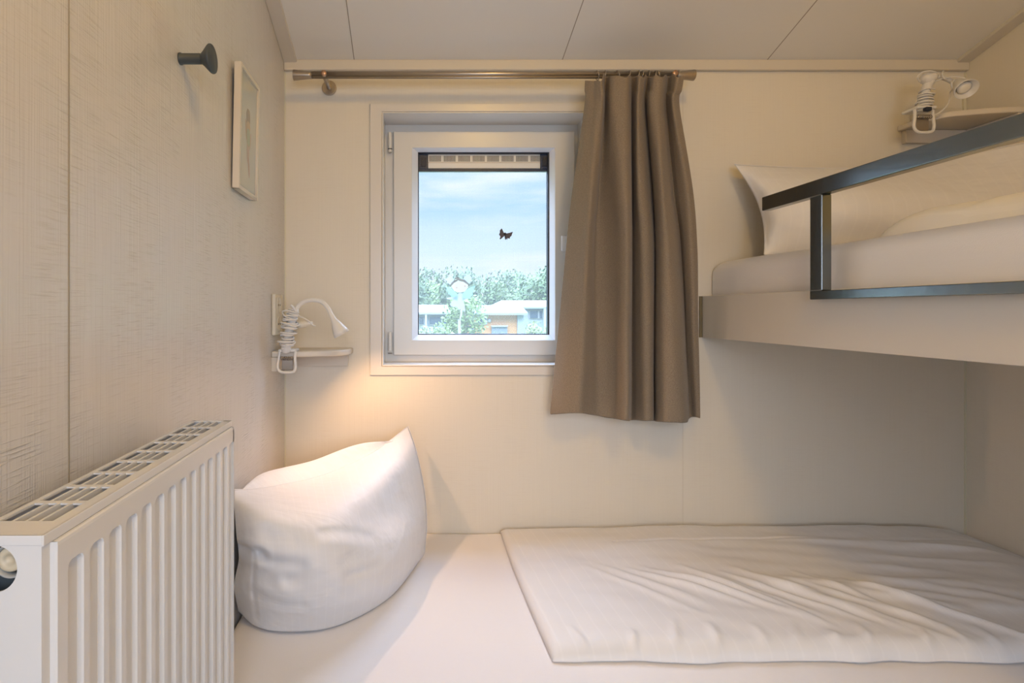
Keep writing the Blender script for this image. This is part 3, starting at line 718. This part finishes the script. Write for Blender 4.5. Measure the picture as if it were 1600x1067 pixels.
# ------------------------------------------------------------------ lower bed
ZB = .495; BY0 = .882
bed = thing('bed', 'built-in lower bed base along the window wall', 'bed', ((XL+XR)/2, 1.25, 0))
MB().box(XL+.001, XR-.001, BY0+.01, YW-.001, .02, .30).build('base', 'bedbase', bed, bevel=.004)
MB().box(XL+.001, XR-.001, BY0-.012, BY0+.0095, .06, .299).build('front_board', 'bunk', bed, bevel=.003)
def soft_slab(x0, x1, y0, y1, z0, z1, r, nx, ny, wr, name, m, parent=None):
    """mattress: closed soft box with rounded edges and little undulation"""
    b = MB(); top = []; nr_ = 6
    us = [x0+r*(1-math.cos(R(90*k/nr_))) for k in range(nr_)]+[x0+r+(x1-x0-2*r)*k/nx for k in range(nx+1)]+[x1-r*(1-math.cos(R(90*(nr_-1-k)/nr_))) for k in range(nr_)]
    vs = [y0+r*(1-math.cos(R(90*k/nr_))) for k in range(nr_)]+[y0+r+(y1-y0-2*r)*k/ny for k in range(ny+1)]+[y1-r*(1-math.cos(R(90*(nr_-1-k)/nr_))) for k in range(nr_)]
    def e(t, a, c):
        q = min(t-a, c-t); return 0 if q >= r else r-math.sqrt(max(0, r*r-(r-q)**2))
    for y in vs:
        row = []
        for x in us:
            z = z1-max(e(x, x0, x1), e(y, y0, y1))+wr(x, y)
            row.append(Vector((x, y, z)))
        top.append(row)
    uv = [[(p.x, p.y) for p in row] for row in top]
    b.grid(top, UV=uv)
    per = top[0]+[r_[-1] for r_ in top[1:]]+top[-1][-2::-1]+[r_[0] for r_ in top[-2:0:-1]]
    lev = [[Vector((p.x, p.y, p.z)) for p in per]]
    for k in range(1, 5): lev.append([Vector((p.x, p.y, p.z+(z0-p.z)*k/4)) for p in per])
    lev = [l+[l[0].copy()] for l in lev]
    b.grid(lev, UV=[[(p.x+p.y, p.z) for p in l] for l in lev])
    b.face([p.copy() for p in lev[-1][:-1]])
    return b.build(name, m, parent)
def wr_bed(x, y):
    return .0022*noise.noise(Vector((x*4, y*9, 0)))+.0012*noise.noise(Vector((x*14, y*5, 3)))
o = soft_slab(XL+.004, XR-.004, BY0, YW-.003, .301, ZB, .02, 90, 45, wr_bed, 'mattress', 'sheet')
tag(o, 'lower mattress with white fitted sheet along the window wall', 'mattress')

# duvet on the lower bed
DX0, DX1 = .262, 1.592; DY0, DY1 = 1.012, 1.606
def ridge(p, a, c, w, h):         # soft crease ridge between two points
    ab = c-a; t_ = max(0, min(1, (p-a).dot(ab)/ab.length_squared)); dd = (p-(a+ab*t_)).length
    return h*math.exp(-(dd/w)**2)*math.sin(math.pi*min(1, max(0, .08+t_*.9)))
V2 = lambda a, c: Vector((a, c, 0))
rnd = random.Random(3)
RID = []
for k in range(14):                 # fan of creases in the front half, running from the middle towards the right front
    x = .44+k*.042+rnd.uniform(-.01, .01); y = 1.33-k*.006+rnd.uniform(-.02, .02)
    RID.append((V2(x, y), V2(x+.14+rnd.uniform(0, .1), y-.17-rnd.uniform(0, .09)), rnd.uniform(.006, .012), rnd.uniform(.004, .009)))
for k in range(16):                 # puckers along the near hem
    x = .34+k*.077+rnd.uniform(-.02, .02)
    RID.append((V2(x, DY0-.01), V2(x+rnd.uniform(-.02, .05), DY0+rnd.uniform(.05, .10)), rnd.uniform(.007, .012), rnd.uniform(.004, .008)))
for k in range(14):                 # long soft folds on the right
    x = .75+rnd.uniform(0, .5); y = rnd.uniform(1.15, 1.5)
    RID.append((V2(x, y), V2(x+rnd.uniform(.15, .35), y-rnd.uniform(.02, .12)), rnd.uniform(.012, .02), rnd.uniform(.003, .007)))
def duvet_h(u, v):
    x = DX0+(DX1-DX0)*u; y = DY0+(DY1-DY0)*v; p = V2(x, y)
    ex = min(u*(DX1-DX0), (1-u)*(DX1-DX0)); ey = min(v*(DY1-DY0), (1-v)*(DY1-DY0))
    def f(q, r): q = min(q/r, 1); return math.sqrt(max(0, 1-(1-q)**2))
    el = f(u*(DX1-DX0), .02) ; er = f((1-u)*(DX1-DX0), .16); en = f(v*(DY1-DY0), .03); eb = f((1-v)*(DY1-DY0), .04)
    puff = .020+.016*min(1, u*3)*(.6+.4*math.sin(v*math.pi))
    h = puff*el*er*en*eb
    q = max(0, min(1, min(ex, ey)/.03))
    q2 = .35+.65*q
    for a, c, w, hh in RID:
        if abs(p.x-(a.x+c.x)/2) < .25 and abs(p.y-(a.y+c.y)/2) < .2: h += ridge(p, a, c, w, hh*1.0)*q2*(en if v < .5 else 1)
    h += q*(.005*noise.noise(V2(x*5, y*8))+.0025*noise.noise(V2(x*13+y*9, y*20-x*6)))
    # stitched fold line across the far part
    yl = 1.475+.006*math.sin(x*9)
    if x > .55: h -= .0035*math.exp(-((y-yl)/.004)**2)*q
    return max(h, .0015)
NU, NV = 300, 150; top = []; uvs = []
for j in range(NV+1):
    v = j/NV; v = v if v > .12 else v*v/.12*.5+v*.5; row = []; ur = []
    for i in range(NU+1):
        u = i/NU
        x = DX0+(DX1-DX0)*u; y = DY0+(DY1-DY0)*v
        x += .012*(1-v)*(1-u)*0+(-.006*math.sin(v*3))*(1-u)
        y += (1-v)**2*(.010*noise.noise(V2(u*7, 4))+.004*noise.noise(V2(u*22, 9)))
        row.append(Vector((x, y, ZB+.003+duvet_h(u, v)))); ur.append((x+.05*y, y))
    top.append(row); uvs.append(ur)
b = MB(); b.grid(top, UV=uvs)
per = top[0]+[r_[-1] for r_ in top[1:]]+top[-1][-2::-1]+[r_[0] for r_ in top[-2:0:-1]]
per = per+[per[0]]; low = [Vector((p.x+(.004 if p.x < .5 else -.004), p.y, ZB+.0022)) for p in per]; low[-1] = low[0].copy()
b.grid([per, low], UV=[[(p.x, p.y) for p in per], [(p.x, p.y) for p in low]])
b.face([p.copy() for p in low[:-1]])
o = b.build('duvet', 'duvet'); tag(o, 'flat striped white duvet spread on the lower bed', 'duvet')

# ------------------------------------------------------------------ pillows
def crease(p, segs):
    t_ = 0
    for a, c, w, h in segs:
        ab = c-a; k = max(0, min(1, (p-a).dot(ab)/ab.length_squared)); dd = (p-(a+ab*k)).length
        t_ += h*(math.exp(-(dd/w)**2)-.45*math.exp(-((dd-w*1.9)/w)**2))*(1-.5*k)
    return t_
def pillow(name, front, back, label, nu=14, nv=14, wob=.004, seam=True, uvs=(.62, .5), segs=()):
    b = MB()
    for s_, C_ in ((0, front), (1, back)):
        Gp = patch(C_, nu, nv); n_, m_ = len(Gp), len(Gp[0]); UV = []
        for i in range(n_):
            ur = []
            for j in range(m_):
                u, v = j/(m_-1), i/(n_-1); p = Gp[i][j]
                w = min(1, 8*min(u, 1-u))*min(1, 8*min(v, 1-v))
                q = noise.noise(p*9+Vector((s_*7, 0, 0)))+.5*noise.noise(p*24)
                Gp[i][j] = p+Vector((.3, -.9, .2))*wob*q*w*(1 if s_ == 0 else -1)
                if s_ == 0 and segs: Gp[i][j] += Vector((-.3, .9, 0))*crease(p, segs)*min(1, 14*min(v, 1-v))*(1 if u < .5 else min(1, 8*(1-u)))
                ur.append((u*uvs[0], v*uvs[1]))
            UV.append(ur)
        b.grid(Gp, UV=UV)
        if s_ == 0: edge = [p.copy() for p in Gp[0]]; sd = [r_[-1].copy() for r_ in Gp]
    t_ = thing(name, label, 'pillow', sum(edge, Vector())/len(edge)-Vector((0, 0, .3)))
    bd = b.build('pillowcase', 'pillow', t_)
    MB().tube(edge, .0012, 6).build('seam', 'pillow', t_); MB().tube(sd, .0009, 6).build('seam', 'pillow', t_)
    return t_
ft = [[(366, 765, 1.125), (395, 764, 1.175), (440, 757, 1.235), (510, 740, 1.33), (585, 705, 1.44), (638, 666, 1.56)],
      [(366, 790, 1.10), (397, 797, 1.075), (448, 801, 1.085), (520, 785, 1.15), (600, 745, 1.32), (651, 705, 1.51)],
      [(369, 830, 1.09), (400, 842, 1.05), (455, 850, 1.035), (530, 840, 1.075), (612, 800, 1.28), (663, 765, 1.49)],
      [(373, 872, 1.115), (402, 878, 1.06), (455, 893, 1.035), (535, 888, 1.06), (620, 852, 1.22), (667, 815, 1.46)],
      [(366, 915, 1.12), (396, 926, 1.085), (452, 942, 1.050), (535, 938, 1.075), (618, 902, 1.21), (664, 858, 1.44)],
      [(372, 955, 1.16), (402, 981, 1.12), (455, 990, 1.104), (530, 980, 1.128), (610, 935, 1.24), (660, 872, 1.44)]]
Fc = [[P(*q) for q in r_] for r_ in ft]
for q in Fc[-1]: q.z = max(q.z, ZB+.004)
nb = Vector((-.777, .63, 0)); Bc = []
for i, r_ in enumerate(Fc):
    row = []
    for j, q in enumerate(r_):
        if i in (0, len(Fc)-1) or j in (0, len(r_)-1): row.append(q.copy()); continue
        topq = Fc[0][j]; f_ = i/(len(Fc)-1)
        w = math.sin(math.pi*j/(len(r_)-1))
        q2 = topq.lerp(Fc[-1][j], f_); q2 = Vector((topq.x*.55+q2.x*.45, topq.y*.55+q2.y*.45, q2.z))
        q2 += nb*(.05+.07*math.sin(math.pi*f_))*w
        if i == 1: q2 = q2.lerp(topq, .25+.35*(j == 1)); q2.z = topq.z+(.002, .002, .016, .020, .014, 0)[j]
        row.append(q2)
    Bc.append(row)
for row in Bc:
    for q in row: q.x = max(q.x, XL+.006); q.y = min(q.y, YW-.01); q.z = max(q.z, ZB+.004)
def clamp_wall(p): return p
t = pillow('pillow', Fc, Bc, 'big white pillow standing in the left corner of the lower bed', 24, 24, .0045, uvs=(.8, .6), segs=[(P(*a), P(*c), w, h) for a, c, w, h in (
    ((362, 858, 1.10), (410, 864, 1.05), .011, .022), ((405, 868, 1.05), (470, 884, 1.035), .012, .006), ((452, 905, 1.04), (560, 868, 1.08), .012, .006),
    ((545, 900, 1.07), (592, 886, 1.14), .010, .005), ((505, 832, 1.06), (575, 838, 1.15), .010, .005), ((420, 830, 1.05), (520, 868, 1.05), .014, .004),
    ((385, 930, 1.08), (470, 948, 1.05), .013, .005), ((600, 860, 1.19), (655, 830, 1.42), .012, .004), ((395, 870, 1.06), (398, 975, 1.11), .006, .003))])

# ------------------------------------------------------------------ upper bunk
XF = .862
BKY0 = -.36
bunk = thing('bunk_bed', 'cream upper bunk with dark grey metal guard rail along the right wall', 'bunk bed', (1.25, .65, 1.07))
zb0, zb1 = 1.072, 1.194
MB().box(XF, XF+.018, BKY0, YW-.006, zb0, zb1).build('side_board', 'bunk', bunk, bevel=.0015)
MB().box(XF+.018, XR-.001, BKY0, YW-.002, zb0+.012, zb0+.045).build('platform', 'bunk', bunk)
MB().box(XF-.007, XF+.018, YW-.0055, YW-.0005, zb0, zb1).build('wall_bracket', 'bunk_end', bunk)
XA, XB = .840, .8618
def zr(py, d): return P(0, py, d).z
g = MB().box(XA, XB, -.20, 1.305, 1.390, 1.423).build('top_bar', 'rail', bunk, bevel=.0022)
g2 = MB().box(XA, XB, -.20, 1.148, 1.174, 1.192).build('bottom_bar', 'rail', bunk, bevel=.0018)
for yy in (1.148, .47):
    pz = MB().box(XA+.0002, XB-.0002, yy-.033, yy, 1.192, 1.390).build('post', 'rail', bunk, bevel=.0022)
    b = MB(); b2_ = MB()
    for k in range(7): b.lathe((XA+.0005, yy-.003-k*.0044, 1.3893), (0, 1, 0), [(-.0026, 0), (-.001, .0014), (.001, .0014), (.0026, 0)], 8)
    for k in range(7): b2_.lathe((XA+.0005, yy-.003-k*.0044, 1.1928), (0, 1, 0), [(-.0026, 0), (-.001, .0014), (.001, .0014), (.0026, 0)], 8)
    b.build('weld', 'weld', pz); b2_.build('weld', 'weld', pz)
    if yy < 1: pass
def wr_up(x, y): return .002*noise.noise(Vector((x*6, y*6, 8)))
o = soft_slab(XF+.030, XR-.006, BKY0+.02, YW-.006, zb0+.046, 1.296, .035, 40, 80, wr_up, 'mattress', 'sheet_up')
tag(o, 'upper bunk mattress in a white fitted sheet behind the guard rail', 'mattress')
# leaning pillow
xs_ = [.928, .985, 1.13, 1.30, 1.48, 1.632]
zt_r = [1.572, 1.568, 1.562, 1.562, 1.575, 1.598]
fr = []
for i, f_ in enumerate((0, .2, .42, .64, .84, 1)):
    row = []
    for j, x in enumerate(xs_):
        yy = YW-.055-.10*f_-(.10*math.sin(math.pi*min(1, f_*1.02)))*math.sin(math.pi*j/5)*1.1
        if j >= 4: yy -= (.05, .13)[j-4]
        z = zt_r[j]+(1.300-zt_r[j])*f_
        x2 = x
        if j == 0: x2 = x+.030*math.sin(math.pi*f_)+.02*f_
        if j == 5: x2 = x+.008*f_
        row.append(Vector((x2, yy, z)))
    fr.append(row)
bk = []
for i, row in enumerate(fr):
    r2 = []
    for j, q in enumerate(row):
        if i in (0, 5) or j in (0, 5): r2.append(q.copy())
        else: r2.append(Vector((q.x+(.05 if j == 1 else 0), min(YW-.012, q.y+(.05 if j == 1 else .10)), q.z+(.006 if i == 1 else 0))))
    bk.append(r2)
pillow('pillow', fr, bk, 'white pillow leaning on the back wall at the far end of the upper bunk', 12, 12, .004, uvs=(.7, .3))
# folded duvet at the right of the bunk
zm = 1.2985
ux0, ux1, uy0, uy1 = .955, 1.60, .45, 1.105
NU, NV = 70, 80; top = []; uvs = []
for j in range(NV+1):
    row = []; ur = []
    for i in range(NU+1):
        u, v = i/NU, j/NV
        x = ux0+(ux1-ux0)*u; y = uy0+(uy1-uy0)*v
        eu = math.sqrt(max(0, 1-(1-min(u*(ux1-ux0)/.05, 1))**2)); e2 = math.sqrt(max(0, 1-(1-min((1-u)*(ux1-ux0)/.05, 1))**2))
        ev = math.sqrt(max(0, 1-(1-min((1-v)*(uy1-uy0)/.09, 1))**2)); e3 = math.sqrt(max(0, 1-(1-min(v*(uy1-uy0)/.05, 1))**2))
        h = .046*eu*e2*ev*e3
        h += .011*noise.noise(V2(x*14, y*9))*eu*ev+.003*noise.noise(V2(x*30, y*30))*eu*ev
        x -= .012*(1-u)**4*(1-abs(v-.97)*4 if v > .75 else 0)
        row.append(Vector((x, y, zm+max(h, .001)))); ur.append((x, y))
    top.append(row); uvs.append(ur)
b = MB(); b.grid(top, UV=uvs)
per = top[0]+[r_[-1] for r_ in top[1:]]+top[-1][-2::-1]+[r_[0] for r_ in top[-2:0:-1]]; per = per+[per[0]]
low = [Vector((p.x, p.y, zm+.0004)) for p in per]
b.grid([per, low], UV=[[(p.x, p.y) for p in per]]*2); b.face([p.copy() for p in low[:-1]])
o = b.build('duvet', 'duvet'); tag(o, 'folded white duvet lying on the upper bunk mattress', 'duvet')

# ------------------------------------------------------------------ outdoors
ZG = -1.4
M['grass'] = mat('grass', (.15, .21, .07), .9, var=((.6, .6, .6), (.2,.23,.12), .4, .6))
M['bark'] = mat('bark', (.20, .16, .12), .9)
M['leaf_a'] = mat('leaf_mid', (.064,.096,.020), .7, var=((.8, .8, .8), (.076,.115,.03), .4, .6))
M['leaf_b'] = mat('leaf_blue', (.044,.074,.022), .7, var=((.8, .8, .8), (.064,.092,.026), .4, .6))
M['leaf_c'] = mat('leaf_light', (.09,.135,.025), .7, var=((1, 1, 1), (.11,.155,.035), .4, .6))
M['leaf_y'] = mat('leaf_yellow', (.15,.17,.055), .7)
M['roof'] = mat('metal_roof', (.19,.21,.26), .6)
M['woodclad'] = mat('orange_cladding', (.30,.14,.045), .7, var=((.5, .5, 7), (.36,.18,.065), .4, .6))
M['greywall'] = mat('grey_cladding', (.2,.23,.25), .7)
M['whitewall'] = mat('white_cladding', (.24,.25,.25), .7)
M['darkglass'] = mat('dark_window', (.04, .06, .08), .2)
M['greyslat'] = mat('grey_slats', (.12,.14,.17), .6)
struct('ground', MB().box(-60, 90, 5, 140, ZG-.1, ZG), 'grass')
def tree(name, label, cat, px, d, top_py, rad, leafm, n=1500, group=None, base=ZG, ls=.30, low=None, squash=1.0):
    rr = random.Random(int(px*7+d*13))
    zt = P(0, top_py, d).z; x = P(px, 0, d).x
    t = thing(name, label, cat, (x, d, base), group)
    zlow = base+.8 if low is None else low
    hh = (zt-zlow)/2; zc_ = zlow+hh
    b = MB()
    b.tube(spline([Vector((x, d, base)), Vector((x+rr.uniform(-.2, .2), d, base+(zc_-base)*.5)), Vector((x+rr.uniform(-.2, .2), d, zc_))], 5), [.16*rad/2.2]*5+[.10*rad/2.2]*6, 8)
    for k in range(4):
        a = rr.uniform(0, 6.28); b.tube([Vector((x, d, base+(zc_-base)*.6)), Vector((x+math.cos(a)*rad*.5, d+math.sin(a)*rad*.5, zc_+rr.uniform(-.2, .5)*hh))], [.06*rad/2.2, .02*rad/2.2], 6)
    b.build('trunk' if cat == 'tree' else 'stems', 'bark', t)
    b = MB(); lobes = []
    for k in range(14):
        a = rr.uniform(0, 6.28); e = rr.uniform(-.8, .85); q = math.sqrt(1-e*e)
        lobes.append((Vector((x+math.cos(a)*q*rad*.55, d+math.sin(a)*q*rad*.55, zc_+e*hh*.62)), rr.uniform(.38, .55)))
    for k in range(n):
        c, s_ = rr.choice(lobes)
        v = Vector((rr.gauss(0, 1), rr.gauss(0, 1), rr.gauss(0, 1))).normalized()*(rr.uniform(.55, 1.08))
        p = c+Vector((v.x*rad*s_, v.y*rad*s_, v.z*hh*s_*squash))
        u = Vector((rr.gauss(0, 1), rr.gauss(0, 1), rr.gauss(0, 1))).normalized(); w = u.orthogonal().normalized()
        L_ = ls*rr.uniform(.6, 1.3)
        b.face([p-u*L_*.5, p+w*L_*.28, p+u*L_*.5, p-w*L_*.28])
    b.build('crown', leafm, t, weld=False)
    return t
TR = [(560, 40, 430, 3.0, 'leaf_a', 'leftmost'), (618, 43, 420, 3.0, 'leaf_b', ''), (664, 38, 424, 2.3, 'leaf_c', ''), (688, 42, 409, 2.4, 'leaf_b', ''), (716, 44, 417, 2.2, 'leaf_b', ''),
      (752, 41, 426, 2.4, 'leaf_a', ''), (786, 43, 413, 2.6, 'leaf_b', ''), (812, 39, 420, 2.3, 'leaf_a', ''), (842, 42, 408, 2.6, 'leaf_a', ''), (880, 40, 404, 2.8, 'leaf_b', ''), (935, 42, 408, 3.0, 'leaf_a', ''), (1000, 44, 412, 3.2, 'leaf_b', '')]
LB = ['bushy tree far left of the window view, mostly behind the window frame', 'dark tree outside, just beyond the left edge of the pane', 'light green tree outside above the left cabin roof',
      'taller dark tree outside whose top rises upper left of the fairy sticker', 'dark tree outside directly behind the fairy sticker hair', 'low tree outside in the dip just right of the fairy sticker',
      'blue green tree outside rising directly below the butterfly sticker', 'mid green tree outside behind the ridge of the orange cabin', 'tallest green tree outside at the right edge of the pane',
      'dark tree outside hidden behind the right of the sash', 'mid green tree outside hidden by the curtain', 'dark tree outside farthest right behind the curtain']
for k_, ((px, d, tp, ra, lm, _), lab) in enumerate(zip(TR, LB)):
    d = (39.5, 45, 51, 57)[k_ % 4]; ra = ra*d/43*.98
    tree('tree', lab, 'tree', px, d, tp, ra, lm, 1900, 'trees behind the cabins', ls=.36)
tree('young_tree', 'light green young tree between the left cabin and the orange cabin', 'tree', 728, 22, 452, .95, 'leaf_c', 1300, ls=.17, low=-.2)
tree('bush', 'light green bush below the left cabin window', 'bush', 692, 17, 503, .42, 'leaf_c', 700, ls=.10, low=-.6)
tree('bush', 'yellow green low bush at the bottom left of the pane', 'bush', 668, 18, 508, .40, 'leaf_y', 600, ls=.10, low=-.7)
tree('bush', 'yellow green bush right of the orange cabin', 'bush', 838, 20, 499, .60, 'leaf_y', 800, ls=.12, low=-.5)
tree('bush', 'mid green bush at the lower right edge of the pane', 'bush', 850, 17, 509, .45, 'leaf_a', 700, ls=.10, low=-.6)
def cabin(label, px0, px1, d, eave_py, top_py, wallm, over=4, rin=8, depth=4, roof_skew=0):
    a, c = P(px0, 0, d), P(px1, 0, d); ze = P(0, eave_py, d).z
    dd = d+depth*.6; zr_ = P(0, top_py, dd).z
    t = thing('cabin', label, 'cabin', ((a.x+c.x)/2, d, ZG))
    MB().box(a.x, c.x, d, d+depth, ZG, ze).build('walls', wallm, t)
    o0, o1 = P(px0-over, 0, d).x, P(px1+over, 0, d).x
    b = MB(); th = .10
    r0, r1 = P(px0-over+rin, 0, dd).x, P(px1+over-rin, 0, dd).x
    b.prism([(o0, d-.35, ze), (o1, d-.35, ze), (o1, d-.35, ze+th), (o0, d-.35, ze+th)], (0, .05, 0))
    lo = [Vector((o0, d-.34, ze)), Vector((o1, d-.34, ze)), Vector((r1, dd, zr_)), Vector((r0, dd, zr_))]
    bk_ = [Vector((o0, d+depth+.35, ze)), Vector((o1, d+depth+.35, ze))]
    b.face([p+Vector((0, 0, th)) for p in lo]); b.face([lo[3]+Vector((0, 0, th)), lo[2]+Vector((0, 0, th)), bk_[1]+Vector((0, 0, th)), bk_[0]+Vector((0, 0, th))])
    b.face([lo[0]+Vector((0, 0, th)), lo[3]+Vector((0, 0, th)), bk_[0]+Vector((0, 0, th))]); b.face([lo[1]+Vector((0, 0, th)), lo[2]+Vector((0, 0, th)), bk_[1]+Vector((0, 0, th))])
    b.face([lo[0], lo[1], bk_[1], bk_[0]])
    b.build('roof', 'roof', t, weld=False)
    return t
def wbox(t, name, m, px0, px1, py0, py1, d, th=.05):
    a, c = P(px0, py0, d), P(px1, py1, d)
    return MB().box(a.x, c.x, d-th, d, c.z, a.z).build(name, m, t)
c = cabin('orange wooden cabin with a pale metal roof seen through the window', 741, 818, 25, 492, 480, 'woodclad')
w = wbox(c, 'window', 'greywall', 745, 761, 493.5, 507, 25, .05); wbox(w, 'pane', 'darkglass', 747, 759, 495, 505.5, 24.97, .05)
e = MB().lathe(P(764.5, 501, 24.98), (0, -1, 0), [(0, 0), (0, .09), (.06, .08), (.08, 0)], 20).build('wall_light', 'whitewall', c)
w = wbox(c, 'shutter', 'greyslat', 768, 792, 510, 545, 25, .10); wbox(w, 'shutter_box', 'whitewall', 767.5, 792.5, 508, 510.3, 24.95, .15)
wbox(c, 'corner_post', 'greywall', 808, 817.5, 492.5, 545, 25, .08)
wbox(c, 'corner_post', 'greywall', 735, 741, 492.5, 545, 25.1, .08)
c = cabin('low grey cabin with dark windows at the left edge of the pane', 610, 700, 28, 491, 479, 'greywall', 3, 5)
for a, bb in ((655, 662), (671, 689), (692, 699)):
    w = wbox(c, 'window', 'whitewall', a-1.5, bb+1.5, 494, 508, 28, .05); wbox(w, 'pane', 'darkglass', a, bb, 495.5, 506.5, 27.96, .05)
wbox(c, 'porch_post', 'whitewall', 664, 667, 491.5, 540, 27.75, .10)
wbox(c, 'porch_post', 'whitewall', 640, 643, 491.5, 540, 27.75, .10)
c = cabin('pale cabin with white posts behind the orange cabin at the right', 780, 870, 31, 482, 472, 'greywall', 3, 6)
for a, bb in ((828, 840), (843, 847)):
    w = wbox(c, 'window', 'whitewall', a-1.5, bb+1.5, 484.5, 498, 31, .05); wbox(w, 'pane', 'darkglass', a, bb, 486, 497, 30.96, .05)
wbox(c, 'porch_post', 'whitewall', 849, 853, 482.5, 530, 30.7, .10)
w = thing('fence_post', 'white post below the fairy sticker outside', 'post', (P(717.5, 0, 18).x, 18, ZG))
MB().box(P(715.6, 0, 18).x, P(719.6, 0, 18).x, 17.95, 18.03, ZG, P(0, 499.5, 18).z).build('shaft', 'whitewall', w)
MB().box(P(715.2, 0, 18).x, P(720, 0, 18).x, 17.94, 18.04, P(0, 499.5, 18).z, P(0, 498.8, 18).z).build('cap', 'whitewall', w)

# ------------------------------------------------------------------ sky
W = bpy.data.worlds.new('sky'); S.world = W; W.use_nodes = True
nt = W.node_tree; N = nt.nodes.new; L = nt.links.new
bg = nt.nodes['Background']
tc = N('ShaderNodeTexCoord'); sp = N('ShaderNodeSeparateXYZ'); L(tc.outputs['Generated'], sp.inputs[0])
rmp = N('ShaderNodeValToRGB'); L(sp.outputs[2], rmp.inputs[0])
e = rmp.color_ramp.elements
e[0].position = 0; e[0].color = (.76, .81, .94, 1)
e[1].position = 1; e[1].color = (.25, .45, .85, 1)
for p, c in ((.07, (.68, .79, .97, 1)), (.15, (.60, .76, .97, 1)), (.19, (.38, .62, .98, 1)), (.27, (.32, .57, .97, 1))):
    q = e.new(p); q.color = c
mp = N('ShaderNodeMapping'); mp.inputs['Scale'].default_value = (2.2, 2.2, 11); mp.inputs['Location'].default_value = (.3, 0, .4); L(tc.outputs['Generated'], mp.inputs[0])
nz = N('ShaderNodeTexNoise'); nz.inputs['Scale'].default_value = 1.6; nz.inputs['Detail'].default_value = 5; L(mp.outputs[0], nz.inputs['Vector'])
mr = N('ShaderNodeMapRange'); mr.inputs['From Min'].default_value = .42; mr.inputs['From Max'].default_value = .66; mr.inputs['To Max'].default_value = .8; L(nz.outputs[0], mr.inputs[0])
mx = N('ShaderNodeMix'); mx.data_type = 'RGBA'; mx.inputs[7].default_value = (.93, .95, 1, 1)
L(mr.outputs[0], mx.inputs[0]); L(rmp.outputs[0], mx.inputs[6])
L(mx.outputs[2], bg.inputs[0])
# upper sky above the view is boosted to light the room through the window
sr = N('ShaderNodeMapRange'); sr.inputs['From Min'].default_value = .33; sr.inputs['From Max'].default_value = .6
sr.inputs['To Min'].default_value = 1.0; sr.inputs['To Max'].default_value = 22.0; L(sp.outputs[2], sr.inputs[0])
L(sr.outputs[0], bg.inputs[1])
def light(name, kind, loc, energy, col, size=None, sy=None, rot=(0, 0, 0), shape=None, spread=None):
    l = bpy.data.lights.new(name, kind); l.energy = energy; l.color = col
    if kind == 'AREA':
        l.shape = shape or ('RECTANGLE' if sy else 'DISK'); l.size = size
        if sy: l.size_y = sy
        if spread: l.spread = spread
    elif size is not None and kind != 'SUN': l.shadow_soft_size = size
    o = bpy.data.objects.new(name, l); COL.objects.link(o); o.location = loc; o.rotation_euler = rot; return o
s = light('sun', 'SUN', (0, 0, 10), 1.3, (1, .96, .88), rot=(R(48), 0, R(-25)))
s.data.angle = R(.6)
po = light('sky_portal', 'AREA', ((gx0+gx1)/2, DG+.05, (gz0+gz1)/2), 1, (1, 1, 1), gx1-gx0, gz1-gz0, rot=(R(-90), 0, 0))
po.data.cycles.is_portal = True
# ceiling lamp behind the viewer, a cool fill added behind the viewer, and the lit clip lamp
light('ceiling_lamp', 'POINT', (.42, .0, zc(0)-.12), 17.5, (1, .60, .12), .09)
light('added_cool_fill', 'AREA', (.30, YF+.03, .95), 20.5, (.68, .80, 1), 1.1, 1.6, rot=(R(68), 0, 0), spread=R(125))
p, dr = lampL
sl = light('clip_lamp_bulb', 'SPOT', p+dr*.004, 4.6, (1, .58, .31), .008)
sl.data.spot_size = R(150); sl.data.spot_blend = .6
sl.rotation_euler = dr.to_track_quat('-Z', 'Y').to_euler()

# ------------------------------------------------------------------ camera
cam = bpy.data.cameras.new('camera'); co = bpy.data.objects.new('camera', cam); COL.objects.link(co); S.camera = co
co.location = (0, 0, CZ); co.rotation_euler = (R(90), 0, 0)
cam.sensor_width = 36; cam.lens = 36*F/1600; cam.clip_start = .02; cam.clip_end = 400
cam.shift_x = (800-CX)/1600; cam.shift_y = -(533.5-CY)/1600
S.view_settings.view_transform = 'Standard'; S.view_settings.look = 'None'
S.view_settings.exposure = 0; S.view_settings.gamma = 1; S.view_settings.use_curve_mapping = False
for o in bpy.data.objects:
    if '_o' in o: del o['_o']
